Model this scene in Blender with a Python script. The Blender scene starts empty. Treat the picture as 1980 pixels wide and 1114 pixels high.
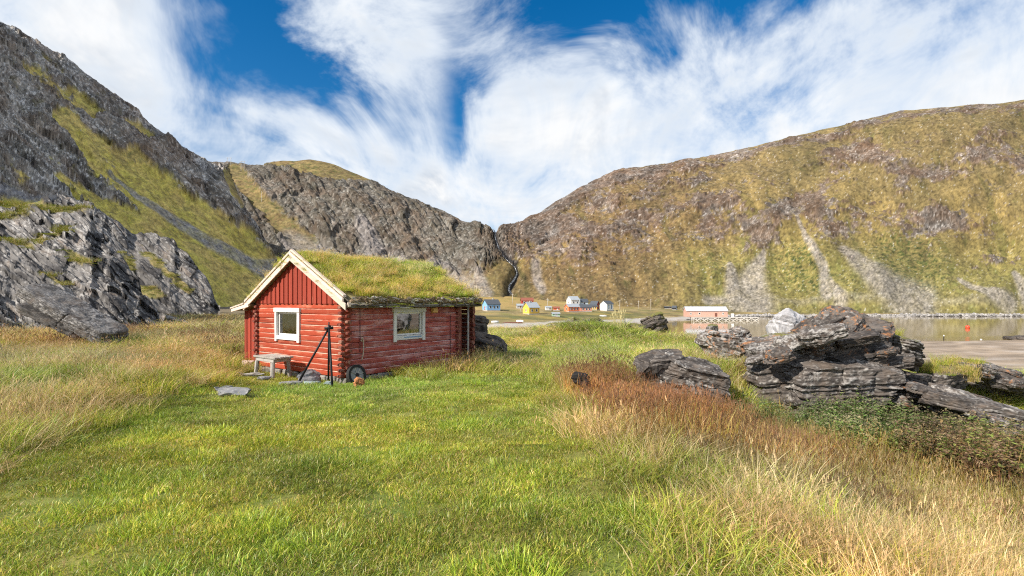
import bpy, bmesh, math, random
import numpy as np
from mathutils import Matrix, Vector, Euler

# ---------------------------------------------------------------- camera, sky, sun, exposure
SC = bpy.context.scene
COL = SC.collection
EYE = 10.0            # eye height above the sea
FPX = 950.0           # focal length in photograph pixels (1980 wide)
HORIZON = 585.0
rad = math.radians

cam = bpy.data.cameras.new('camera')
cam.sensor_width = 36.0
cam.lens = 36.0 * FPX / 1980.0
cam.shift_y = (HORIZON - 557.0) / 1980.0
cam.clip_start = 0.05
cam.clip_end = 8000
camo = bpy.data.objects.new('camera', cam)
camo.location = (0, 0, EYE)
camo.rotation_euler = (rad(90), 0, 0)
COL.objects.link(camo)
SC.camera = camo

SUN_AZ = rad(-126)     # clockwise from +Y: behind the camera on its left
SUN_EL = rad(36)
SUN_STRENGTH = 5.0
SKY_STRENGTH = 0.10
sun = bpy.data.lights.new('sun', 'SUN')
sun.energy = SUN_STRENGTH
sun.angle = rad(1.6)
sun.color = (1.0, 0.93, 0.82)
suno = bpy.data.objects.new('sun', sun)
sd = Vector((math.sin(SUN_AZ) * math.cos(SUN_EL), math.cos(SUN_AZ) * math.cos(SUN_EL), math.sin(SUN_EL)))
suno.rotation_euler = sd.to_track_quat('Z', 'Y').to_euler()
suno.location = (-30, -30, 60)
COL.objects.link(suno)

SC.view_settings.view_transform = 'Standard'
SC.view_settings.look = 'None'
SC.view_settings.exposure = 0.50
SC.view_settings.gamma = 1.0
SC.view_settings.use_curve_mapping = False
SC.render.engine = 'CYCLES'
SC.cycles.max_bounces = 4
SC.cycles.diffuse_bounces = 3
SC.cycles.glossy_bounces = 2
SC.cycles.transparent_max_bounces = 8
SC.cycles.use_denoising = False
SC.cycles.use_adaptive_sampling = True
SC.cycles.adaptive_threshold = 0.03
SC.cycles.filter_width = 1.15


class E:
    """small expression wrapper round a float socket"""
    tree = None

    def __init__(self, s):
        self.s = s

    @staticmethod
    def m(op, *a):
        n = E.tree.nodes.new('ShaderNodeMath')
        n.operation = op
        for i, v in enumerate(a):
            if isinstance(v, E):
                E.tree.links.new(v.s, n.inputs[i])
            else:
                n.inputs[i].default_value = v
        return E(n.outputs[0])

    def __add__(a, b): return E.m('ADD', a, b)
    def __radd__(a, b): return E.m('ADD', b, a)
    def __sub__(a, b): return E.m('SUBTRACT', a, b)
    def __rsub__(a, b): return E.m('SUBTRACT', b, a)
    def __mul__(a, b): return E.m('MULTIPLY', a, b)
    def __rmul__(a, b): return E.m('MULTIPLY', b, a)
    def __truediv__(a, b): return E.m('DIVIDE', a, b)
    def clamp(a): return E.m('MINIMUM', E.m('MAXIMUM', a, 0.0), 1.0)


def sstep(lo, hi, v):
    n = E.tree.nodes.new('ShaderNodeMapRange')
    n.interpolation_type = 'SMOOTHSTEP'
    E.tree.links.new(v.s, n.inputs[0])
    n.inputs[1].default_value = lo
    n.inputs[2].default_value = hi
    return E(n.outputs[0])


def combine(x, y, z):
    n = E.tree.nodes.new('ShaderNodeCombineXYZ')
    for i, v in enumerate((x, y, z)):
        if isinstance(v, E):
            E.tree.links.new(v.s, n.inputs[i])
        else:
            n.inputs[i].default_value = v
    return n.outputs[0]


def noise_node(vec, scale, detail=4, rough=0.55, dist=0.0, color=False, dim='3D'):
    n = E.tree.nodes.new('ShaderNodeTexNoise')
    n.noise_dimensions = dim
    n.inputs['Scale'].default_value = scale
    n.inputs['Detail'].default_value = detail
    n.inputs['Roughness'].default_value = rough
    n.inputs['Distortion'].default_value = dist
    if vec is not None:
        E.tree.links.new(vec, n.inputs['Vector'])
    return n.outputs['Color'] if color else E(n.outputs['Fac'])


def mixc(fac, a, b, mode='MIX'):
    n = E.tree.nodes.new('ShaderNodeMix')
    n.data_type = 'RGBA'
    n.blend_type = mode
    if isinstance(fac, E):
        E.tree.links.new(fac.s, n.inputs[0])
    else:
        n.inputs[0].default_value = fac
    for i, v in ((6, a), (7, b)):
        if isinstance(v, (tuple, list)):
            n.inputs[i].default_value = (*v[:3], 1)
        else:
            E.tree.links.new(v, n.inputs[i])
    return n.outputs[2]


def build_world():
    w = bpy.data.worlds.new('World')
    SC.world = w
    w.use_nodes = True
    t = w.node_tree
    E.tree = t
    bg = t.nodes['Background']
    sky = t.nodes.new('ShaderNodeTexSky')
    sky.sky_type = 'NISHITA'
    sky.sun_disc = False
    sky.sun_elevation = SUN_EL
    sky.sun_rotation = SUN_AZ
    sky.altitude = 10
    sky.air_density = 1.0
    sky.dust_density = 0.3
    sky.ozone_density = 3.0
    hs = t.nodes.new('ShaderNodeHueSaturation')
    hs.inputs['Saturation'].default_value = 1.42
    hs.inputs['Value'].default_value = 0.95
    t.links.new(sky.outputs[0], hs.inputs['Color'])
    tc = t.nodes.new('ShaderNodeTexCoord')
    sep = t.nodes.new('ShaderNodeSeparateXYZ')
    t.links.new(tc.outputs['Generated'], sep.inputs[0])
    x, y, z = (E(sep.outputs[i]) for i in range(3))
    az = E.m('ARCTAN2', x, y)
    hor = E.m('SQRT', x * x + y * y)
    te = E.m('MINIMUM', z / (hor + 0.02), 3.0)
    # cloud sheet coordinates: streaks run away from the camera
    zz = E.m('MAXIMUM', z, 0.0) + 0.17
    cx, cy = x / zz, y / zz
    warp = noise_node(combine(cx, cy * 0.55, 0.0), 0.9, 1, 0.5, color=True, dim='2D')
    ws = t.nodes.new('ShaderNodeSeparateColor')
    t.links.new(warp, ws.inputs[0])
    wx, wy = E(ws.outputs[0]) - 0.5, E(ws.outputs[1]) - 0.5
    big = noise_node(combine(cx + wx * 1.0 + 3.7, cy * 0.55 + wy * 0.6, 0), 1.15, 4, 0.6, dim='2D')
    fine = noise_node(combine(cx + wx * 1.5 + 9.1, cy * 0.55 + wy, 0), 3.2, 5, 0.66, dim='2D')
    puff = noise_node(combine(cx + wx * 2.0 + 5.3, cy * 0.8, 0), 2.4, 4, 0.62, dim='2D')
    iso = noise_node(tc.outputs['Generated'], 4.6, 6, 0.64, 0.6)
    # real places of the larger clouds and clear holes (azimuth, tan elevation)
    azw = az + wx * 0.22 + (iso - 0.5) * 0.12
    tew = te + wy * 0.22 + (puff - 0.5) * 0.14

    pv = combine(azw, tew, 0.0)

    def blob(acc, px, py, rx, ry, rot, amp):
        a0 = math.atan((px - 990) / FPX)
        c = math.cos(a0)
        mp = t.nodes.new('ShaderNodeMapping')
        mp.vector_type = 'TEXTURE'
        mp.inputs['Location'].default_value = (a0, (HORIZON - py) / FPX * c, 0)
        mp.inputs['Rotation'].default_value = (0, 0, rad(rot))
        mp.inputs['Scale'].default_value = (c * c / FPX * rx * 2.2, c / FPX * ry * 2.2, 1)
        t.links.new(pv, mp.inputs['Vector'])
        gr = t.nodes.new('ShaderNodeTexGradient')
        gr.gradient_type = 'QUADRATIC_SPHERE'
        t.links.new(mp.outputs[0], gr.inputs[0])
        return E.m('MULTIPLY_ADD', E(gr.outputs['Fac']), amp * 1.25, acc)
    dens = (big - 0.5) * 2.0 + (fine - 0.5) * 0.45 + (iso - 0.5) * 3.2 + 0.44
    for b in ((580, 112, 160, 58, -32, -.92), (500, 20, 100, 55, 0, -.35), (320, 70, 110, 90, 0, .42), (915, 240, 36, 85, 0, -.95),
              (1120, 90, 230, 60, 14, -1.0), (1180, 15, 330, 45, 4, -.75),
              (760, 200, 75, 150, -8, .5), (850, 80, 60, 110, -25, .4), (190, 170, 280, 170, -25, .3), (520, 265, 240, 60, -10, .45),
              (1180, 240, 270, 75, 18, .45), (1700, 190, 420, 150, 8, .4)):
        dens = blob(dens, *b)
    cov = sstep(-0.38, 0.92, dens)
    shade = (puff * 0.45 + iso * 0.5 + (fine - 0.5) * 0.25).clamp()
    thick = sstep(0.45, 1.4, dens)
    lit = sstep(0.36, 0.60, shade)
    grey = mixc(lit, (4.0, 4.5, 5.2), (7.0, 7.05, 7.1))
    white = mixc(thick, (6.0, 6.5, 7.1), grey)
    colr = mixc(cov, hs.outputs[0], white)
    t.links.new(colr, bg.inputs['Color'])
    bg.inputs['Strength'].default_value = SKY_STRENGTH
    w.cycles.sampling_method = 'MANUAL'
    w.cycles.sample_map_resolution = 256


build_world()

# ---------------------------------------------------------------- numpy noise
_r = np.random.RandomState(7)
_perm = np.tile(_r.permutation(256), 4).astype(np.int64)
_grad = _r.normal(size=(256, 3))
_grad /= np.linalg.norm(_grad, axis=1)[:, None]


_p32 = _perm.astype(np.int32)
_g0, _g1, _g2 = (np.ascontiguousarray(_grad[:, k]).astype(np.float32) * 1.5 for k in range(3))


def pn(p, seed=0):
    p = np.asarray(p, float) + np.array([seed * 17.31, seed * 5.77, seed * 11.13])
    fl = np.floor(p)
    f = (p - fl).astype(np.float32)
    i = fl.astype(np.int32) & 255
    u = f * f * f * (f * (f * 6 - 15) + 10)
    fx, fy, fz = f[:, 0], f[:, 1], f[:, 2]
    ix, iy, iz = i[:, 0], i[:, 1], i[:, 2]
    xs = []
    for dx in (0, 1):
        hx = np.take(_p32, ix + dx)
        ys = []
        for dy in (0, 1):
            hy = np.take(_p32, hx + iy + dy)
            zs = []
            for dz in (0, 1):
                h = np.take(_p32, hy + iz + dz)
                zs.append(np.take(_g0, h) * (fx - dx) + np.take(_g1, h) * (fy - dy) + np.take(_g2, h) * (fz - dz))
            ys.append(zs[0] + (zs[1] - zs[0]) * u[:, 2])
        xs.append(ys[0] + (ys[1] - ys[0]) * u[:, 1])
    return (xs[0] + (xs[1] - xs[0]) * u[:, 0]).astype(float)


def fbm(p, octs=4, gain=0.5, seed=0, ridged=False):
    p = np.asarray(p, float)
    a, s, t = 1.0, 0.0, 0.0
    for o in range(octs):
        n = pn(p * (2.03 ** o), seed + o * 3)
        if ridged:
            n = 1 - 2 * np.abs(n)
        s = s + a * n
        t += a
        a *= gain
    return s / t


def P3(*a):
    return np.stack(np.broadcast_arrays(*[np.asarray(v, float) for v in a]), -1).reshape(-1, 3)


def ss(lo, hi, v):
    t = np.clip((np.asarray(v, float) - lo) / (hi - lo), 0, 1)
    return t * t * (3 - 2 * t)


def lerp(a, b, w):
    w = np.asarray(w)
    if w.ndim == 1 and (np.ndim(a) == 2 or np.ndim(b) == 2 or np.ndim(a) == 1 and len(np.atleast_1d(a)) == 3):
        w = w[:, None]
    return np.asarray(a) + (np.asarray(b) - np.asarray(a)) * w


def at(px, py, Y):
    return Vector(((px - 990) / FPX * Y, Y, EYE - (py - HORIZON) / FPX * Y))


# ---------------------------------------------------------------- materials
def new_mat(name):
    m = bpy.data.materials.new(name)
    m.use_nodes = True
    E.tree = m.node_tree
    return m, m.node_tree, m.node_tree.nodes['Principled BSDF']


def setp(b, **k):
    names = dict(rough='Roughness', metal='Metallic', spec='Specular IOR Level', trans='Transmission Weight', ior='IOR', sheen='Sheen Weight')
    for a, v in k.items():
        b.inputs[names[a]].default_value = v


def bump(b, h, strength=0.4, dist=0.02):
    n = E.tree.nodes.new('ShaderNodeBump')
    n.inputs['Strength'].default_value = strength
    n.inputs['Distance'].default_value = dist
    E.tree.links.new(h.s, n.inputs['Height'])
    E.tree.links.new(n.outputs[0], b.inputs['Normal'])


def objvec(scale=(1, 1, 1), rot=(0, 0, 0), rnd=True):
    t = E.tree
    tc = t.nodes.new('ShaderNodeTexCoord')
    mp = t.nodes.new('ShaderNodeMapping')
    mp.inputs['Scale'].default_value = scale
    mp.inputs['Rotation'].default_value = rot
    t.links.new(tc.outputs['Object'], mp.inputs['Vector'])
    if rnd:
        oi = t.nodes.new('ShaderNodeObjectInfo')
        cmb = t.nodes.new('ShaderNodeVectorMath')
        cmb.operation = 'ADD'
        r = E(oi.outputs['Random']) * 43.0
        t.links.new(mp.outputs[0], cmb.inputs[0])
        t.links.new(combine(r, r * 1.7, r * 0.6), cmb.inputs[1])
        return cmb.outputs[0]
    return mp.outputs[0]


def objrand():
    oi = E.tree.nodes.new('ShaderNodeObjectInfo')
    return E(oi.outputs['Random'])


def mat_attr(name, rough=0.92, bscale=3.0, bstr=0.35, bdist=0.05, spec=0.25, vary=0.25, fine=20.0):
    m, t, b = new_mat(name)
    a = t.nodes.new('ShaderNodeAttribute')
    a.attribute_name = 'Col'
    v = objvec(rnd=False)
    n1 = noise_node(v, bscale, 4, 0.65)
    n2 = noise_node(v, fine, 2, 0.7)
    f = (n1 * 0.5 + n2 * 0.5 - 0.5) * (2.4 * vary) + 1.0
    c = mixc(1.0, a.outputs['Color'], combine(f, f, f), 'MULTIPLY')
    t.links.new(c, b.inputs['Base Color'])
    setp(b, rough=rough, spec=spec)
    bump(b, n1 * 0.6 + n2 * 0.4, bstr, bdist)
    return m


def mat_plain(name, col, rough=0.7, var=0.2, scale=6.0, metal=0.0, bstr=0.2, bdist=0.01, spec=0.3, col2=None, thr=(0.45, 0.7)):
    m, t, b = new_mat(name)
    v = objvec()
    n = noise_node(v, scale, 5, 0.6)
    r = objrand()
    f = (n - 0.5) * (2 * var) + 1.0 + (r - 0.5) * (var * 0.6)
    base = tuple(col)
    if col2 is not None:
        n2 = noise_node(v, scale * 1.7, 6, 0.65)
        base = mixc(sstep(thr[0], thr[1], n2), base, tuple(col2))
    c = mixc(1.0, base, combine(f, f, f), 'MULTIPLY')
    t.links.new(c, b.inputs['Base Color'])
    setp(b, rough=rough, metal=metal, spec=spec)
    bump(b, n, bstr, bdist)
    return m


def mat_wood(name, paint, worn, dark, axis=0, wear=(0.5, 0.68), rough=0.75, spec=0.3, edge=None):
    """painted or bare timber: grain and wear drawn out along one axis"""
    m, t, b = new_mat(name)
    sc = [9.0, 9.0, 9.0]
    sc[axis] = 0.9
    v = objvec(tuple(sc))
    g = noise_node(v, 1.6, 6, 0.65, 0.3)
    sc2 = [22.0, 22.0, 22.0]
    sc2[axis] = 3.0
    g2 = noise_node(objvec(tuple(sc2)), 1.0, 5, 0.7)
    blot = noise_node(objvec((1.3, 1.3, 1.3)), 1.5, 4, 0.6)
    r = objrand()
    w = sstep(wear[0], wear[1], g * 0.55 + blot * 0.45 + (g2 - 0.5) * 0.25)
    c = mixc(w, tuple(paint), tuple(worn))
    c = mixc(sstep(0.60, 0.76, g2) * 0.75, c, tuple(dark))
    sc3 = [34.0, 34.0, 34.0]
    sc3[axis] = 0.55
    chk = noise_node(objvec(tuple(sc3)), 1.0, 3, 0.6)
    c = mixc(sstep(0.63, 0.69, chk) * 0.85, c, tuple(q * 0.35 for q in dark))
    if edge is not None:
        ge = E.tree.nodes.new('ShaderNodeNewGeometry')
        sp = E.tree.nodes.new('ShaderNodeSeparateXYZ')
        t.links.new(ge.outputs['Normal'], sp.inputs[0])
        up = sstep(0.25, 0.7, E(sp.outputs[2])) * sstep(0.38, 0.55, blot * 0.6 + g * 0.4)
        c = mixc(up, c, tuple(edge))
    f = (r - 0.5) * 0.30 + 1.0
    c = mixc(1.0, c, combine(f, f, f), 'MULTIPLY')
    t.links.new(c, b.inputs['Base Color'])
    setp(b, rough=rough, spec=spec)
    bump(b, g * 0.5 + g2 * 0.5, 0.55, 0.012)
    return m


def mat_blade(name, trans=0.38):
    m = bpy.data.materials.new(name)
    m.use_nodes = True
    t = m.node_tree
    E.tree = t
    t.nodes.remove(t.nodes['Principled BSDF'])
    a = t.nodes.new('ShaderNodeAttribute')
    a.attribute_name = 'Col'
    i = t.nodes.new('ShaderNodeAttribute')
    i.attribute_type = 'INSTANCER'
    i.attribute_name = 'tint'
    c = mixc(1.0, a.outputs['Color'], i.outputs['Color'], 'MULTIPLY')
    d = t.nodes.new('ShaderNodeBsdfDiffuse')
    tr = t.nodes.new('ShaderNodeBsdfTranslucent')
    gl = t.nodes.new('ShaderNodeBsdfGlossy')
    gl.inputs['Roughness'].default_value = 0.45
    gl.inputs['Color'].default_value = (0.9, 0.9, 0.85, 1)
    t.links.new(c, d.inputs['Color'])
    t.links.new(c, tr.inputs['Color'])
    mx = t.nodes.new('ShaderNodeMixShader')
    mx.inputs[0].default_value = trans
    t.links.new(d.outputs[0], mx.inputs[1])
    t.links.new(tr.outputs[0], mx.inputs[2])
    m2 = t.nodes.new('ShaderNodeMixShader')
    m2.inputs[0].default_value = 0.035
    t.links.new(mx.outputs[0], m2.inputs[1])
    t.links.new(gl.outputs[0], m2.inputs[2])
    t.links.new(m2.outputs[0], t.nodes['Material Output'].inputs['Surface'])
    return m


# ---------------------------------------------------------------- object helpers
def link(o, parent=None, loc=None, rot=None):
    COL.objects.link(o)
    if parent is not None:
        o.parent = parent
    if loc is not None:
        o.location = loc
    if rot is not None:
        o.rotation_euler = rot
    return o


def tag(o, label=None, cat=None, group=None, kind=None):
    if label: o['label'] = label
    if cat: o['category'] = cat
    if group: o['group'] = group
    if kind: o['kind'] = kind
    return o


def empty(name, loc, rz=0.0):
    o = bpy.data.objects.new(name, None)
    o.empty_display_size = 0.2
    return link(o, None, loc, (0, 0, rz))


def mesh_np(name, V, F, mat, parent=None, col=None, smooth=True, loc=None):
    """V (n,3) array, F (m,4) or (m,3) int array"""
    me = bpy.data.meshes.new(name)
    V = np.asarray(V, np.float32)
    F = np.asarray(F, np.int32)
    k = F.shape[1]
    me.vertices.add(len(V))
    me.vertices.foreach_set('co', V.ravel())
    me.loops.add(F.size)
    me.loops.foreach_set('vertex_index', F.ravel())
    me.polygons.add(len(F))
    me.polygons.foreach_set('loop_start', np.arange(0, F.size, k, dtype=np.int32))
    if smooth:
        me.polygons.foreach_set('use_smooth', np.ones(len(F), bool))
    if col is not None:
        ca = me.attributes.new('Col', 'FLOAT_COLOR', 'POINT')
        c4 = np.ones((len(V), 4), np.float32)
        c4[:, :3] = np.clip(col, 0.002, 0.95)
        ca.data.foreach_set('color', c4.ravel())
    me.update(calc_edges=True)
    me.materials.append(mat)
    o = bpy.data.objects.new(name, me)
    return link(o, parent, loc)


def grid_faces(nr, nc):
    i = np.arange(nr * nc).reshape(nr, nc)
    return np.stack([i[:-1, :-1], i[:-1, 1:], i[1:, 1:], i[1:, :-1]], -1).reshape(-1, 4)


class MB:
    """collects boxes, tubes and prisms into one mesh"""
    def __init__(self):
        self.v, self.f = [], []

    def add(self, v, f):
        b = len(self.v)
        self.v += [tuple(q) for q in v]
        self.f += [tuple(b + i for i in q) for q in f]
        return self

    def box(self, lo, hi, M=None, jit=0.0, rng=random):
        x0, y0, z0 = lo
        x1, y1, z1 = hi
        v = [Vector(q) for q in ((x0, y0, z0), (x1, y0, z0), (x1, y1, z0), (x0, y1, z0), (x0, y0, z1), (x1, y0, z1), (x1, y1, z1), (x0, y1, z1))]
        if jit:
            v = [q + Vector((rng.uniform(-jit, jit), rng.uniform(-jit, jit), rng.uniform(-jit, jit))) for q in v]
        if M is not None:
            v = [M @ q for q in v]
        return self.add(v, [(0, 3, 2, 1), (4, 5, 6, 7), (0, 1, 5, 4), (1, 2, 6, 5), (2, 3, 7, 6), (3, 0, 4, 7)])

    def beam(self, a, b, w, h, up=(0, 0, 1)):
        a, b = Vector(a), Vector(b)
        d = (b - a)
        L = d.length
        d.normalize()
        s = d.cross(Vector(up))
        if s.length < 1e-5:
            s = Vector((1, 0, 0))
        s.normalize()
        u = s.cross(d)
        M = Matrix((d, s, u)).transposed().to_4x4()
        M.translation = a
        return self.box((0, -w / 2, -h / 2), (L, w / 2, h / 2), M)

    def prism(self, pts, axis_vec):
        n = len(pts)
        a = [Vector(p) for p in pts]
        d = Vector(axis_vec)
        v = a + [p + d for p in a]
        f = [tuple(range(n))[::-1], tuple(range(n, 2 * n))] + [(i, (i + 1) % n, n + (i + 1) % n, n + i) for i in range(n)]
        return self.add(v, f)

    def tube(self, pts, rads, sides=8, cap=True, wob=0.0, rng=random):
        pts = [Vector(p) for p in pts]
        if not isinstance(rads, (list, tuple)):
            rads = [rads] * len(pts)
        base = len(self.v)
        for i, p in enumerate(pts):
            d = (pts[min(i + 1, len(pts) - 1)] - pts[max(i - 1, 0)]).normalized()
            s = d.cross(Vector((0.13, 0.21, 1)))
            if s.length < 1e-4:
                s = Vector((1, 0, 0))
            s.normalize()
            u = d.cross(s)
            for k in range(sides):
                a = 2 * math.pi * k / sides
                r = rads[i] * (1 + (rng.uniform(-wob, wob) if wob else 0))
                self.v.append(tuple(p + s * (r * math.cos(a)) + u * (r * math.sin(a))))
        for i in range(len(pts) - 1):
            for k in range(sides):
                k2 = (k + 1) % sides
                self.f.append((base + i * sides + k, base + i * sides + k2, base + (i + 1) * sides + k2, base + (i + 1) * sides + k))
        if cap:
            self.f.append(tuple(base + k for k in range(sides))[::-1])
            e = base + (len(pts) - 1) * sides
            self.f.append(tuple(e + k for k in range(sides)))
        return self

    def build(self, name, mat, parent=None, bevel=0.0, smooth=False, loc=None, rot=None):
        me = bpy.data.meshes.new(name)
        me.from_pydata(self.v, [], self.f)
        bm = bmesh.new()
        bm.from_mesh(me)
        bmesh.ops.recalc_face_normals(bm, faces=bm.faces)
        if bevel:
            es = [e for e in bm.edges if len(e.link_faces) == 2 and e.calc_face_angle(0) > 0.5]
            bmesh.ops.bevel(bm, geom=es, offset=bevel, segments=1, affect='EDGES', clamp_overlap=True)
        if smooth:
            for f in bm.faces:
                f.smooth = True
        bm.to_mesh(me)
        bm.free()
        me.materials.append(mat)
        o = bpy.data.objects.new(name, me)
        return link(o, parent, loc, rot)


def copy_tree(o, parent=None):
    c = o.copy()
    COL.objects.link(c)
    c.parent = parent
    for ch in o.children:
        copy_tree(ch, c)
    return c

# ---------------------------------------------------------------- terrain
P0 = np.array([-3.92, 11.5])          # near corner of the cabin
DR = np.array([0.578, 0.816])         # along the long wall
DL = np.array([-0.816, 0.578])        # along the gable wall
CAB_Z = 8.10
CAB_RZ = math.atan2(DR[1], DR[0])


def shore(X):
    return np.interp(X, [-900, -200, -60, -12, 20, 60, 90, 112, 140, 175, 230, 400, 700, 1500],
                     [260, 230, 200, 186, 212, 246, 276, 296, 322, 338, 346, 352, 372, 420])


def ground_z(X, Y, detail=True):
    X = np.asarray(X, float).ravel()
    Y = np.asarray(Y, float).ravel()
    zp = 8.42 - 0.027 * np.clip(Y - 2.5, 0, 11)
    zp = zp + 0.10 * ss(0, -4, Y)
    # right hand hollow
    zp = zp - 0.95 * ss(0.9, 5.2, X + 0.05 * Y) * (1 - ss(8.8, 12.2, Y + np.interp(X, [2.5, 4.5, 6, 8], [.5, -.2, -2.0, -3.5])))
    zp = zp - 0.55 * ss(6.5, 12, X) * (1 - ss(15, 26, Y))
    # left bank
    bank = ss(4.6, 10.5, -X - 0.12 * (Y - 6))
    zp = zp + bank * (0.42 * ss(2.5, 9, Y) * (1 - 0.65 * ss(17, 32, Y)))
    # hummock on the left with the half buried stone
    zp = zp + 0.30 * np.exp(-(((X + 7.0) / 1.5) ** 2 + ((Y - 8.6) / 0.9) ** 2))
    # trodden dip beside the cabin, mound in mid distance
    zp = zp - 0.16 * np.exp(-((X - 0.5) / 1.2) ** 2) * ss(10, 14, Y) * (1 - ss(22, 30, Y))
    zp = zp + 0.95 * np.exp(-(((X - 4.6) / 3.0) ** 2 + ((Y - 28) / 4.0) ** 2))
    zp = zp + 0.20 * ss(16, 26, Y) * (1 - ss(-20, -8, X))
    zp = zp - 0.024 * np.clip(Y - 14, 0, 40) * ss(-10, -4, X)
    # ground held behind the right rocks
    zp = zp + 0.30 * np.exp(-(((X - 6.0) / 2.3) ** 2 + ((Y - 14.6) / 2.6) ** 2))
    # valley and sea bed
    d = Y - shore(X)
    zv = np.where(d > 0, 0.25 * np.clip(d, 0, 4) * 0.6 + 0.056 * d, np.maximum(0.05 * d, -3.0))
    flat = ss(8, 26, X) * (1 - ss(126, 133, Y + 9 * pn(P3(X / 30, Y / 60, 0), 12)))
    zv = lerp(zv, 0.07 + .0035 * np.clip(130 - Y, 0, 100), flat)
    ye = np.interp(X, [-120, -60, -25, -12, -4, 2, 6, 10, 14, 18, 22, 28, 60], [420, 330, 150, 70, 50, 44, 37, 27, 18.5, 14, 9, 0, -60])
    w = ss(0, 1, (Y - ye) / (10 + 0.42 * np.clip(ye, 0, 400)))
    z = zp * (1 - w) + zv * w
    if detail:
        near = 1 - ss(25, 60, np.hypot(X, Y))
        z = z + near * (0.055 * fbm(P3(X * 0.9, Y * 0.9, 0), 3, seed=3) + 0.03 * pn(P3(X * 3.1, Y * 3.1, 1), 5))
        z = z + ss(25, 90, np.hypot(X, Y)) * np.where(z > 0.8, 0.9, 0.03) * fbm(P3(X / 22, Y / 22, 2), 4, seed=8)
        # level pad under the cabin
        lx = (X - P0[0]) * DR[0] + (Y - P0[1]) * DR[1]
        ly = (X - P0[0]) * DL[0] + (Y - P0[1]) * DL[1]
        q = np.maximum(np.maximum(-lx, lx - 5), np.maximum(-ly, ly - 5))
        z = lerp(CAB_Z + 0.004 * np.clip(lx, 0, 5), z, ss(0.05, 1.3, q))
    return z


def gz(x, y):
    return float(ground_z(np.array([x]), np.array([y]))[0])


def polydist(px, py, pts):
    """distance to a polyline and parameter 0..1 along it"""
    pts = np.asarray(pts, float)
    best = np.full(px.shape, 1e9)
    par = np.zeros(px.shape)
    seg = np.hypot(*(pts[1:] - pts[:-1]).T)
    cum = np.concatenate([[0], np.cumsum(seg)]) / seg.sum()
    for i in range(len(pts) - 1):
        a, b = pts[i], pts[i + 1]
        d = b - a
        t = np.clip(((px - a[0]) * d[0] + (py - a[1]) * d[1]) / (d @ d), 0, 1)
        q = np.hypot(px - a[0] - t * d[0], py - a[1] - t * d[1])
        m = q < best
        best = np.where(m, q, best)
        par = np.where(m, cum[i] + t * (cum[i + 1] - cum[i]), par)
    return best, par


def strip(px, py, pts, w0, w1=None, soft=0.6):
    d, t = polydist(px, py, pts)
    w = w0 + ((w1 if w1 is not None else w0) - w0) * t
    return 1 - ss(w * (1 - soft), w * (1 + soft), d)


def ell(px, py, cx, cy, rx, ry, rot=0, soft=0.5):
    c, s = math.cos(rad(rot)), math.sin(rad(rot))
    u = ((px - cx) * c + (py - cy) * s) / rx
    v = (-(px - cx) * s + (py - cy) * c) / ry
    return 1 - ss(1 - soft, 1 + soft, np.hypot(u, v))


def strata(al, ac, la, lc, seed):
    """broken ledges: layers lc thick, joints la apart (photograph pixels)"""
    tab = np.random.RandomState(seed).uniform(-1, 1, 512)
    lay = ac / lc + 1.5 * fbm(P3(al / (la * 2.2), ac / (lc * 4.5), 2), 4, seed=seed + 2)
    kl = np.floor(lay).astype(int)
    fr = lay - kl
    jl = np.floor(al / la + tab[kl % 512] * 3 + .8 * fbm(P3(al / la, ac / la, 4), 3, seed=seed + 4)).astype(int)
    st = tab[(kl * 3 + jl * 17) % 512]
    return st * (.45 + .55 * ss(0, .5, fr)) - .7 * np.exp(-(fr / .15) ** 2), st


C = dict(rock=(.160, .149, .142), dark=(.052, .048, .049), light=(.35, .335, .32), olive=(.122, .103, .044), gold=(.275, .19, .070), rust=(.16, .085, .042),
         brown=(.125, .085, .038), dkgreen=(.055, .070, .018), scree=(.25, .232, .235), tan=(.32, .24, .115), green=(.15, .175, .035))
C = {k: np.array(v) for k, v in C.items()}

M_TERR = mat_attr('mountain_ground', bscale=0.25, fine=1.3, bstr=0.55, bdist=1.2, vary=0.35)
M_GROUND = mat_attr('meadow_soil', bscale=2.0, fine=30.0, bstr=0.5, bdist=0.03, vary=0.35)


def sheet(cols, T, F, R, S, shape):
    """columns run away from the camera from a foot line F to a ridge line R; S is the skyline"""
    px = cols
    f = np.interp(px, *F)
    r = np.interp(px, *R)
    s = np.interp(px, *S)
    k = np.array([1, 2, 3, 4, 3, 2, 1.]); k /= k.sum()
    sm = lambda a: np.convolve(np.pad(a, 3, 'edge'), k, 'valid')
    for _ in range(3):
        f, r = sm(f), sm(r)
    s = sm(s)
    t = T[:, None]
    Y = f[None] + (r - f)[None] * t
    X = (px - 990)[None] / FPX * Y
    zf = ground_z((px - 990) / FPX * f, f) - 1.5
    zr = EYE + (HORIZON - s) / FPX * r
    g = shape(np.clip(t, 0, 1), px[None])
    h = (zr - zf)[None]
    # scale every column so that its skyline is the wanted one
    tgt = (HORIZON - s) / FPX
    sc = np.ones_like(px)
    for _ in range(6):
        z = zf[None] + h * g * sc[None]
        el = ((z - EYE) / Y).max(0)
        sc = sc * np.clip((tgt + 0.25) / (el + 0.25), 0.5, 2)
    z = zf[None] + h * g * sc[None]
    back = np.clip(t - 1, 0, 9)
    z = z - back * h * 0.35
    return X, Y, z


def finish_sheet(name, X, Y, Z, col):
    n, m = X.shape
    V = np.stack([X, Y, Z], -1).reshape(-1, 3)
    o = mesh_np(name, V, grid_faces(n, m), M_TERR, col=col)
    return tag(o, kind='structure')


FALL = [(956, 441), (958, 462), (966, 486), (978, 503), (996, 518), (1001, 530), (993, 543), (985, 553), (984, 562), (992, 574)]


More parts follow.
